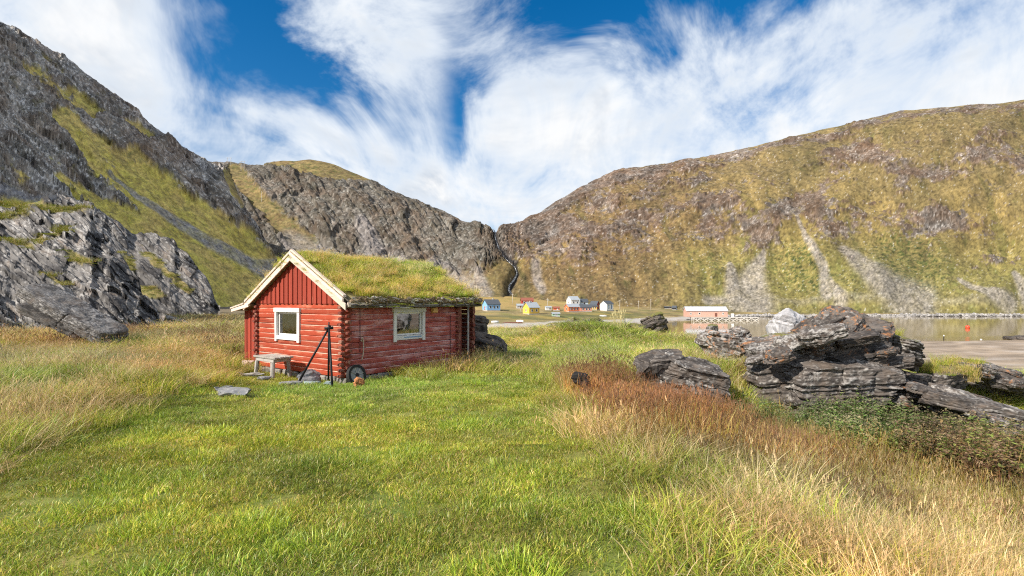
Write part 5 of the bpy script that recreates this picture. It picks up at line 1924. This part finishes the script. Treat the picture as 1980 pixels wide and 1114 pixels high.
M_BUOY = mat_plain('orange_buoy', (.72, .085, .04), .4, .1, 3)
def floaty(px, py, r, mat, label, name):
    Y = EYE * FPX / (py - HORIZON)
    R = empty(name, ((px - 990) / FPX * Y, Y, 0))
    tag(R, label, 'buoy', kind='thing')
    n = 16
    V, F = [], []
    for i in range(9):
        a = math.pi * i / 8
        rr_ = r * math.sin(a) + .01
        for j in range(n):
            b_ = 2 * math.pi * j / n
            V.append((rr_ * math.cos(b_), rr_ * math.sin(b_), -r * math.cos(a) * (1.15 if i > 4 else 1) + r * .55))
    F = [(i * n + j, i * n + (j + 1) % n, (i + 1) * n + (j + 1) % n, (i + 1) * n + j) for i in range(8) for j in range(n)]
    MB().add(V, F).build('float', mat, R, smooth=True)
    MB().tube([(0, 0, r * 1.5), (0, 0, r * 2.0)], r * .18, 8).build('ring_post', M_IRON, R)


floaty(1871, 635, .72, M_BUOY, 'round orange red mooring buoy out on the bay', 'buoy')
floaty(1897, 658, .22, PB['white'], 'tiny white float near the rippled water', 'buoy')
Y = EYE * FPX / (657 - HORIZON)
R = empty('mooring_stake', ((1825 - 990) / FPX * Y, Y, 0))
tag(R, 'thin dark stake with pale top standing in the bay', 'stake', kind='thing')
MB().tube([(0, 0, -2), (0, 0, .95)], .11, 7).build('shaft', M_CHAR, R)
MB().tube([(0, 0, .951), (0, 0, 1.25)], .15, 7).build('top', PB['white'], R)

# ---------------------------------------------------------------- vegetation
PR, BL = 2.5, 5.6      # patches: wider, with more blades each
M_BLADE = mat_blade('grass_blade')
M_LEAF = mat_blade('herb_leaf', .28)


def tuft(name, n, h, radius, width, lean, palette, seed, seg=3, heads=0.0, headcol=None, curl=1.0):
    """loose clump of curved tapering blades, kept out of the scene and only instanced"""
    rs = np.random.RandomState(seed)
    n = int(n * BL)
    radius = radius * PR
    V, F3, Cc = [], [], []
    pw = np.array([p[1] for p in palette], float)
    pw /= pw.sum()
    pc = np.array([p[0] for p in palette], float)
    for i in range(n):
        a = rs.uniform(0, 2 * math.pi)
        r = radius * math.sqrt(rs.rand())
        bx, by = r * math.cos(a), r * math.sin(a)
        H = rs.uniform(*h)
        la = rs.uniform(0, 2 * math.pi) if rs.rand() < .6 else a
        ln = H * rs.uniform(lean[0], lean[1])
        dx, dy = math.cos(la), math.sin(la)
        wd = width * rs.uniform(.7, 1.3)
        yaw = rs.uniform(0, math.pi)
        sx, sy = math.cos(yaw) * wd / 2, math.sin(yaw) * wd / 2
        c = pc[rs.choice(len(pc), p=pw)] * rs.uniform(.75, 1.25)
        b = len(V)
        for s in range(seg):
            t = s / seg
            q = ln * t ** (1 + curl)
            zz = H * t * (1 - .18 * (ln / H) * t)
            k = 1 - .55 * t
            V.append((bx + dx * q - sx * k, by + dy * q - sy * k, zz))
            V.append((bx + dx * q + sx * k, by + dy * q + sy * k, zz))
            Cc += [c, c]
        tipz = H * (1 - .18 * ln / H)
        V.append((bx + dx * ln, by + dy * ln, tipz))
        Cc.append(c)
        for s in range(seg - 1):
            j = b + 2 * s
            F3 += [(j, j + 1, j + 3), (j, j + 3, j + 2)]
        j = b + 2 * (seg - 1)
        F3.append((j, j + 1, j + 2))
        if heads and rs.rand() < heads:
            hc = np.array(headcol) * rs.uniform(.7, 1.3)
            for q in range(3):
                j = len(V)
                zz = tipz - .015 * q
                e = rs.normal(0, width * 1.2, 3)
                hx, hy = bx + dx * ln, by + dy * ln
                V += [(hx + e[0] - width * .8, hy + e[1], zz - .012), (hx + e[0] + width * .8, hy + e[1], zz - .012), (hx + e[0], hy + e[1], zz + .022)]
                Cc += [hc, hc, hc]
                F3.append((j, j + 1, j + 2))
    return proto(name, V, F3, Cc, M_BLADE)


def proto(name, V, F, Cc, mat):
    o = mesh_np(name, np.array(V), np.array(F), mat, col=np.array(Cc), smooth=False)
    COL.objects.unlink(o)
    return o


def herb(name, n, h, radius, leafc, seed, umbel=None, stemc=(.20, .15, .06), lsize=.023):
    rs = np.random.RandomState(seed)
    n = int(n * BL)
    radius = radius * PR
    V, F, Cc = [], [], []
    def quad(c, u, v, col):
        j = len(V)
        V.extend([tuple(c - u), tuple(c + v * .5), tuple(c + u), tuple(c - v * .5)])
        Cc.extend([col] * 4)
        F.extend([(j, j + 1, j + 2), (j, j + 2, j + 3)])
    for i in range(n):
        a = rs.uniform(0, 6.28)
        r = radius * math.sqrt(rs.rand())
        b = np.array([r * math.cos(a), r * math.sin(a), 0])
        H = rs.uniform(*h)
        tip = b + np.array([rs.normal(0, .05), rs.normal(0, .05), H])
        d = np.array([math.cos(a + 1), math.sin(a + 1), 0]) * .004
        j = len(V)
        V.extend([tuple(b - d), tuple(b + d), tuple(tip)])
        sc = np.array(stemc) * rs.uniform(.7, 1.3)
        Cc.extend([sc] * 3)
        F.append((j, j + 1, j + 2))
        m = rs.randint(13, 20)
        for q in range(m):
            t = rs.uniform(.25, 1.0) ** .7
            c = b + (tip - b) * t
            aa = rs.uniform(0, 6.28)
            out = np.array([math.cos(aa), math.sin(aa), rs.uniform(-.5, .35)])
            L = lsize * rs.uniform(.6, 1.4)
            sd = np.array([-math.sin(aa), math.cos(aa), rs.uniform(-.4, .4)])
            col = np.array(leafc[rs.randint(len(leafc))]) * rs.uniform(.7, 1.3)
            quad(c + out * L * 1.1, out * L, sd * L * .9, col)
        if umbel is not None and rs.rand() < .7:
            uc = np.array(umbel) * rs.uniform(.7, 1.3)
            for q in range(7):
                aa = rs.uniform(0, 6.28)
                rr_ = rs.uniform(0, .05)
                c = tip + np.array([rr_ * math.cos(aa), rr_ * math.sin(aa), .02 + rs.uniform(0, .02)])
                quad(c, np.array([.011, 0, rs.uniform(-.006, .006)]), np.array([0, .02, rs.uniform(-.01, .01)]), uc)
    return proto(name, V, F, Cc, M_LEAF)


G1, G2, G3, G4 = (.190, .300, .030), (.310, .400, .046), (.450, .440, .085), (.115, .190, .026)
S1, S2, S3 = (.55, .42, .21), (.66, .55, .33), (.40, .29, .12)
R1, R2, R3 = (.42, .195, .070), (.52, .31, .12), (.30, .16, .08)
KINDS = {
    'lawn': [tuft('lawn_tuft', 66, (.018, .055), .10, .0052, (.3, 1.2), [(G1, 3), (G2, 4), (G3, 3.5), (G4, 1.2), (S3, .8), (S1, .9)], 1 + i) for i in range(5)],
    'clump': [tuft('clump_tuft', 60, (.035, .10), .09, .0056, (.3, 1.0), [(G1, 4), (G2, 3), (G4, 2.5), (G3, 1)], 21 + i) for i in range(3)],
    'long': [tuft('long_tuft', 50, (.12, .33), .13, .0065, (.3, 1.0), [(G2, 3), (G3, 4), (G1, 2), (S1, 1.3), (S2, .6)], 31 + i) for i in range(4)],
    'straw': [tuft('straw_tuft', 48, (.14, .44), .14, .0048, (.15, 1.0), [(S1, 4), (S2, 3), (S3, 2), (G3, 1.8), (G2, .8)], 41 + i, heads=.18, headcol=(.52, .38, .22)) for i in range(5)],
    'flat': [tuft('flattened_straw', 44, (.14, .34), .16, .005, (1.0, 2.2), [(S1, 4), (S2, 4), (S3, 2), (G3, 1)], 51 + i) for i in range(3)],
    'rust': [tuft('rust_tuft', 36, (.26, .54), .14, .005, (.05, .35), [(R1, 4), (R2, 3), (R3, 3), (S3, 1.5), (G4, .8)], 61 + i, heads=.75, headcol=(.22, .12, .07)) for i in range(4)],
    'gold': [tuft('gold_stem_tuft', 36, (.26, .55), .14, .005, (.05, .4), [((.34, .25, .05), 4), ((.26, .22, .05), 3), (R2, 1.5), (S1, 2), (G3, 2)], 71 + i, heads=.4, headcol=(.30, .22, .10)) for i in range(3)],
    'herb': [herb('green_herb', 9, (.32, .66), .14, [(.10, .16, .035), (.14, .205, .05), (.20, .24, .08), (.07, .105, .03)], 81 + i, umbel=(.22, .19, .11)) for i in range(4)],
    'brownherb': [herb('brown_herb', 9, (.32, .62), .14, [(.15, .095, .05), (.18, .13, .06), (.13, .15, .045), (.09, .06, .035)], 91 + i, umbel=(.19, .135, .09), stemc=(.20, .10, .05)) for i in range(4)],
    'weed': [herb('lawn_weed', 5, (.03, .09), .08, [(.10, .16, .03), (.14, .19, .05), (.08, .12, .03)], 96 + i, lsize=.018) for i in range(2)],
}


def scatter(name, kinds, pts, which, scale, tint, rot, parent=None):
    """one object: a cloud of points with a clump on each"""
    srcs, start = [], {}
    for k in kinds:
        start[k] = (len(srcs), len(KINDS[k]))
        srcs += KINDS[k]
    rs = np.random.RandomState(len(name))
    n = len(pts)
    idx = np.array([start[k][0] + rs.randint(start[k][1]) for k in which], np.int32)
    me = bpy.data.meshes.new(name)
    me.vertices.add(n)
    me.vertices.foreach_set('co', np.asarray(pts, np.float32).ravel())
    for nm, ty, f, d in (('idx', 'INT', 'value', idx), ('scl', 'FLOAT_VECTOR', 'vector', np.asarray(scale, np.float32)), ('rot', 'FLOAT_VECTOR', 'vector', np.asarray(rot, np.float32)), ('tint', 'FLOAT_VECTOR', 'vector', np.asarray(tint, np.float32))):
        at_ = me.attributes.new(nm, ty, 'POINT')
        at_.data.foreach_set(f, np.ascontiguousarray(d).ravel())
    ob = bpy.data.objects.new(name, me)
    link(ob, parent)
    ng = bpy.data.node_groups.new(name + '_nodes', 'GeometryNodeTree')
    ng.interface.new_socket('Geometry', in_out='INPUT', socket_type='NodeSocketGeometry')
    ng.interface.new_socket('Geometry', in_out='OUTPUT', socket_type='NodeSocketGeometry')
    gi, go = ng.nodes.new('NodeGroupInput'), ng.nodes.new('NodeGroupOutput')
    jn = ng.nodes.new('GeometryNodeJoinGeometry')
    for s in reversed(srcs):
        oi = ng.nodes.new('GeometryNodeObjectInfo')
        oi.inputs['Object'].default_value = s
        oi.inputs['As Instance'].default_value = True
        ng.links.new(oi.outputs['Geometry'], jn.inputs[0])
    ip = ng.nodes.new('GeometryNodeInstanceOnPoints')
    ip.inputs['Pick Instance'].default_value = True
    def na(nm, ty):
        q = ng.nodes.new('GeometryNodeInputNamedAttribute')
        q.data_type = ty
        q.inputs['Name'].default_value = nm
        return q.outputs['Attribute']
    ng.links.new(gi.outputs[0], ip.inputs['Points'])
    ng.links.new(jn.outputs[0], ip.inputs['Instance'])
    ng.links.new(na('idx', 'INT'), ip.inputs['Instance Index'])
    ng.links.new(na('rot', 'FLOAT_VECTOR'), ip.inputs['Rotation'])
    ng.links.new(na('scl', 'FLOAT_VECTOR'), ip.inputs['Scale'])
    ng.links.new(ip.outputs[0], go.inputs[0])
    md = ob.modifiers.new('scatter', 'NODES')
    md.node_group = ng
    return ob


RS = np.random.RandomState(99)


def band(y0, y1, per_m2, xa=-130, xb=2130):
    area = (xb - xa) / FPX * (y1 * y1 - y0 * y0) / 2
    n = int(area * per_m2)
    Y = np.sqrt(RS.uniform(y0 * y0, y1 * y1, n))
    X = (RS.uniform(xa, xb, n) - 990) / FPX * Y
    return X, Y


BARE = [(cab_to_world(a, b_).x, cab_to_world(a, b_).y, r) for a, b_, r in ()]
for px, py, Y, r in ((450, 785, 9.0, .36), (437, 770, 9.6, .14), (605, 745, 10.9, .17), (560, 745, 10.95, .22), (485, 729, 11.9, .2), (513, 736, 11.5, .14)):
    p = at(px, py, Y)
    BARE.append((p.x, p.y, r))


def zones(X, Y):
    """what grows at each place"""
    n = len(X)
    n1 = fbm(P3(X * .55, Y * .55, 0), 3, seed=301)
    n2 = fbm(P3(X * 1.6, Y * 1.6, 0), 3, seed=303)
    n3 = fbm(P3(X * .22, Y * .22, 0), 2, seed=305)
    u = RS.rand(n)
    k = np.full(n, 'lawn', dtype='U10')
    k[(u < .22) & (n2 > .10)] = 'clump'
    lx = (X - P0[0]) * DR[0] + (Y - P0[1]) * DR[1]
    ly = (X - P0[0]) * DL[0] + (Y - P0[1]) * DL[1]
    # left bank
    dl = -X - .27 * (Y - 5.3) + n1 * 1.3 + n2 * .5 - 5.85
    m = dl > 0
    k[m] = np.where(u[m] < .34 + .6 * n1[m], 'straw', np.where(u[m] < .78, 'long', np.where(u[m] < .90, 'clump', 'flat')))
    m = (dl > -.9) & (dl <= 0)
    k[m] = np.where(u[m] < .32, 'long', np.where(u[m] < .42, 'flat', np.where(u[m] < .75, 'clump', 'lawn')))
    # right meadow
    r = X - np.interp(Y, [2, 4, 6, 9, 13, 18], [1.15, 1.0, .8, .5, .9, .2]) + n1 * .7 + n2 * .25
    m = (r > 0) & (Y < 40)
    mix = np.where(u < .36, 'long', np.where(u < .36 + .26 * np.clip(r, 0, 1.3), 'straw', np.where(u < .80, 'lawn', np.where(u < .86, 'flat', 'clump'))))
    k[m] = mix[m]
    m2 = (r > 1.2 + .6 * n2) & (Y < 14)
    k[m2] = np.where(u < .74, 'straw', np.where(u < .90, 'flat', 'long'))[m2]
    gold = (r > .9) & (X > 2.4 + n2) & (Y > 5.0 + n1 * 1.2) & (Y < 13)
    k[gold] = np.where(u < .34, 'gold', np.where(u < .88, 'straw', 'rust'))[gold]
    rust = (X > 1.35 + n1 * .6) & (X < 4.7 + n1) & (Y > 6.1 + n1 * 1.2 + n2 * .6) & (Y < 12.0 - .5 * np.clip(X - 2.2, 0, 3))
    k[rust] = np.where(u < .42 + .6 * n2, 'rust', np.where(u < .76, 'straw', 'gold'))[rust]
    hb = X - (4.25 + (10.5 - Y) * .52) + n1 * .5
    herbz = (hb > 0) & (Y < np.clip(12.6 - .8 * (X - 4.8), 8.2, 12.6)) & (Y > 4.2)
    bareR = (X > 6.5) & (Y >= np.clip(12.6 - .8 * (X - 4.8), 8.2, 12.6)) & (Y < 13.5)
    k[bareR] = np.where(u < .6, 'clump', 'lawn')[bareR]
    k[herbz] = np.where(u < .62, 'herb', np.where(u < .84, 'gold', 'straw'))[herbz]
    bh = herbz & (hb > .0) & (hb < 2.6) & (X > 5.0) & (n3 + .35 * n2 + .25 * (X - 6.2) > .05)
    k[bh] = np.where(u < .72, 'brownherb', np.where(u < .88, 'herb', 'gold'))[bh]
    # green meadow behind
    gm = (Y > np.where(X > 2.2, 11.9 - .45 * np.clip(X - 2.2, 0, 3), 13.0) + n1 * .8) & (X > -2.5) & ((X < 6.4) | (Y > 13.3))
    k[gm] = np.where(u < .80 - .3 * (n1 > .2), 'long', np.where(u < .86, 'clump', np.where(u < .95, 'straw', 'flat')))[gm]
    lr = (np.abs(X - 3.75) < 1.3) & (np.abs(Y - 10.9) < .9)
    k[lr] = np.where(u < .6, 'clump', 'lawn')[lr]
    # lush strip along the cabin walls
    cw = (ly < -.15) & (ly > -1.5 + n2 * .6) & (lx > 1.0) & (lx < 7)
    k[cw] = np.where(u < .62, 'long', np.where(u < .8, 'clump', 'straw'))[cw]
    fl = (Y > 15) & (X < -5)
    k[fl] = np.where(u < .40 + .5 * n1, 'straw', np.where(u < .86, 'long', np.where(u < .93, 'rust', 'flat')))[fl]
    # what stays bare
    keep = ~((lx > -.03) & (lx < 4.75) & (ly > -.03) & (ly < 4.9))
    for (bx, by, br) in BARE:
        keep &= np.hypot(X - bx, Y - by) > br + .13
    ye = np.interp(X, [-120, -60, -25, -12, -4, 2, 6, 10, 14, 18, 22, 28, 60], [420, 330, 150, 70, 50, 44, 37, 27, 18.5, 14, 9, 0, -60])
    keep &= Y < ye + 14
    keep &= ~((lx < 0) & (lx > -1.0) & (ly > .2) & (ly < 3.6) & (k != 'lawn'))
    return k, keep, n1, n2, n3


bands = [(1.7, 6.0, 44, 1.0, 1.0), (6.0, 12.0, 25, 1.18, 1.05), (12.0, 20.0, 11.5, 1.7, 1.05), (20.0, 46.0, 2.6, 3.2, 1.15)]
P_, K_, S_, T_, Rr = [], [], [], [], []
for (ya, yb, dens, sw, shh) in bands:
    X, Y = band(ya, yb, dens)
    k, keep, n1, n2, n3 = zones(X, Y)
    X, Y, k, n1, n2, n3 = X[keep], Y[keep], k[keep], n1[keep], n2[keep], n3[keep]
    tall = np.isin(k, ['straw', 'long', 'rust', 'gold', 'herb', 'brownherb'])
    # tall clumps stand farther apart
    thin = ~(tall & (RS.rand(len(X)) < .42))
    X, Y, k, n1, n2, n3, tall = (a[thin] for a in (X, Y, k, n1, n2, n3, tall))
    n = len(X)
    Z = ground_z(X, Y) - .012
    sc = RS.uniform(.75, 1.25, n)
    hs_ = sc * (1 + .35 * n2) * np.where(tall & (Y < 5.0) & (X < 2.2), .72, 1.0) * shh
    P_.append(np.stack([X, Y, Z], -1))
    K_.append(k)
    S_.append(np.stack([sc * sw, sc * sw, np.clip(hs_, .45, 2)], -1))
    warm = np.clip(.42 + 1.5 * n3 + .9 * n1, 0, 1)
    br = (1.0 + .55 * n1 + .9 * n2) * RS.uniform(.75, 1.25, n)
    br = br * np.where(X < -5.5 - .2 * (Y - 5), .86, 1.0)
    T_.append(np.stack([br * (.92 + .34 * warm), br * (1.0 + .04 * warm), br * (1.0 - .15 * warm)], -1))
    Rr.append(np.stack([RS.normal(0, .10, n), RS.normal(0, .10, n), RS.uniform(0, 6.28, n)], -1))
P_, K_, S_, T_, Rr = (np.concatenate(a) for a in (P_, K_, S_, T_, Rr))
for name, kinds, label in (('lawn_grass', ('lawn', 'clump', 'weed'), 'short green trodden grass around the cabin'), ('meadow_grass', ('long',), 'long green and yellowing meadow grass'),
                           ('dry_grass', ('straw', 'flat'), 'tall dry straw coloured grass'), ('rusty_meadow', ('rust', 'gold'), 'rust red and golden meadow stems'), ('leafy_herbs', ('herb', 'brownherb'), 'leafy green and brown seeding herbs below the rocks')):
    s = np.isin(K_, kinds)
    o = scatter(name, kinds, P_[s], K_[s], S_[s], T_[s], Rr[s])
    tag(o, label, 'grass' if 'herb' not in name else 'herbs', kind='stuff')
print('clumps', len(P_))

# grass on the turf roof
n = 2100
pick = RS.randint(0, len(TURF_P), n)
tp_ = TURF_P[pick] + np.stack([RS.normal(0, .012, n), RS.normal(0, .012, n), np.full(n, -.012)], -1)
c1, b1 = TURF_C[pick], TURF_B[pick]
u = RS.rand(n)
green = np.exp(-(((tp_[:, 0] - 3.7) / .8) ** 2 + ((tp_[:, 1] - 1.6) / .7) ** 2))
kk = np.where(u < .34, 'lawn', np.where(u < .60 + .2 * green, 'clump', np.where(u < .82, 'long', 'straw')))
edge = np.minimum(tp_[:, 1] - (YE0 - .07), YE1 - tp_[:, 1])
keep = (edge > .22) | (u < .2)
dens_ok = RS.rand(n) < np.where(kk == 'straw', .75, 1.0)
keep &= dens_ok
tp_, kk, c1, b1, green = tp_[keep], kk[keep], c1[keep], b1[keep], green[keep]
n = len(tp_)
sc = RS.uniform(.7, 1.15, n)
hh = np.where(kk == 'straw', .55, np.where(kk == 'long', .60, np.where(kk == 'clump', .75, .8))) * (1 + .5 * b1)
tint = 1.15 * np.stack([(1.2 + .45 * c1) * (1 - .22 * green), 1.12 + .15 * c1, .9 - .2 * c1], -1) * RS.uniform(.8, 1.2, n)[:, None]
o = scatter('roof_grass', ('lawn', 'clump', 'straw', 'long'), tp_, kk, np.stack([sc * .8, sc * .8, sc * hh], -1), tint, np.stack([RS.normal(0, .12, n), RS.normal(0, .12, n), RS.uniform(0, 6.28, n)], -1), CAB)
o['kind'] = 'stuff'

# tufts on the rock tops
RV, RN = [], []
for ob in ROCKS:
    m_ = np.empty(len(ob.data.vertices) * 3, np.float32)
    ob.data.vertices.foreach_get('co', m_)
    q = np.empty(len(ob.data.vertices) * 3, np.float32)
    ob.data.vertices.foreach_get('normal', q)
    off = ob.location + (ob.parent.location if ob.parent is not None and ob.parent.type == 'EMPTY' and ob.parent is not CAB else Vector())
    RV.append(m_.reshape(-1, 3) + np.array(off))
    RN.append(q.reshape(-1, 3))
RV, RN = np.concatenate(RV), np.concatenate(RN)


def top_tufts(name, spots, kinds, label, n=60, sw=1.0):
    pts = []
    for (px, py, Y, sp) in spots:
        c = at(px, py, Y)
        d = ((RV - np.array([c.x, c.y, c.z])) / np.array([sp, sp, sp * 1.2])) ** 2
        ok = np.flatnonzero((d.sum(1) < 2.2) & (RN[:, 2] > .62))
        if len(ok):
            pts.append(RV[RS.choice(ok, min(n, len(ok)), replace=False)])
    pts = np.concatenate(pts)
    m_ = len(pts)
    s_ = RS.uniform(.6, 1.2, m_)
    g_ = RS.uniform(.8, 1.2, m_)
    o = scatter(name, tuple(sorted(set(kinds))), pts - np.array([0, 0, .015]), np.array(kinds)[RS.randint(0, len(kinds), m_)], np.stack([s_ * sw, s_ * sw, s_], -1), np.stack([g_ * 1.1, g_, g_ * .8], -1),
                np.stack([np.zeros(m_), np.zeros(m_), RS.uniform(0, 6.28, m_)], -1))
    tag(o, label, 'grass', kind='stuff')


top_tufts('ledge_grass', [(1800, 712, 12.6, .4), (1850, 705, 13.6, .5), (1900, 760, 12.0, .4), (1840, 740, 12.2, .4), (1720, 655, 12.8, .25)],
          ['long', 'long', 'clump', 'straw'], 'green and straw grass growing on the rock ledges above the bay', n=6, sw=.7)
tops = np.concatenate(CRAG_TOPS)
tops = tops[RS.choice(len(tops), min(520, len(tops)), replace=False)]
m_ = len(tops)
s_, g_ = RS.uniform(.7, 1.3, m_), RS.uniform(.75, 1.15, m_)
o = scatter('crag_grass', ('clump', 'lawn', 'long'), tops - np.array([0, 0, .03]), np.array(['long', 'lawn', 'clump', 'clump'])[RS.randint(0, 4, m_)], np.stack([s_ * 1.3, s_ * 1.3, s_], -1), .62 * np.stack([g_ * 1.15, g_, g_ * .75], -1),
            np.stack([np.zeros(m_), np.zeros(m_), RS.uniform(0, 6.28, m_)], -1))
tag(o, 'olive grass tufts on the ledges of the big crag', 'grass', kind='stuff')

# clump of tall pale stems on the mound
p = at(1195, 648, 26)
rs_ = random.Random(4)
mb = MB()
for i in range(34):
    a, r = rs_.uniform(0, 6.28), .42 * math.sqrt(rs_.random())
    b0 = Vector((r * math.cos(a), r * .6 * math.sin(a), -.1))
    H = rs_.uniform(.75, 1.15)
    tip = b0 + Vector((rs_.uniform(-.08, .08), rs_.uniform(-.08, .08), H))
    mb.tube([b0, (b0 + tip) / 2, tip], [.008, .008, .005], 4)
    mb.tube([tip, tip + Vector((rs_.uniform(-.02, .02), 0, rs_.uniform(.10, .2)))], [.022, .006], 5)
o = mb.build('reed_clump', mat_plain('pale_stem', (.47, .40, .20), .9, .3, 3), None, loc=(p.x, p.y, gz(p.x, p.y)))
tag(o, 'clump of tall pale plumed stems on the grassy mound', 'plant', kind='thing')
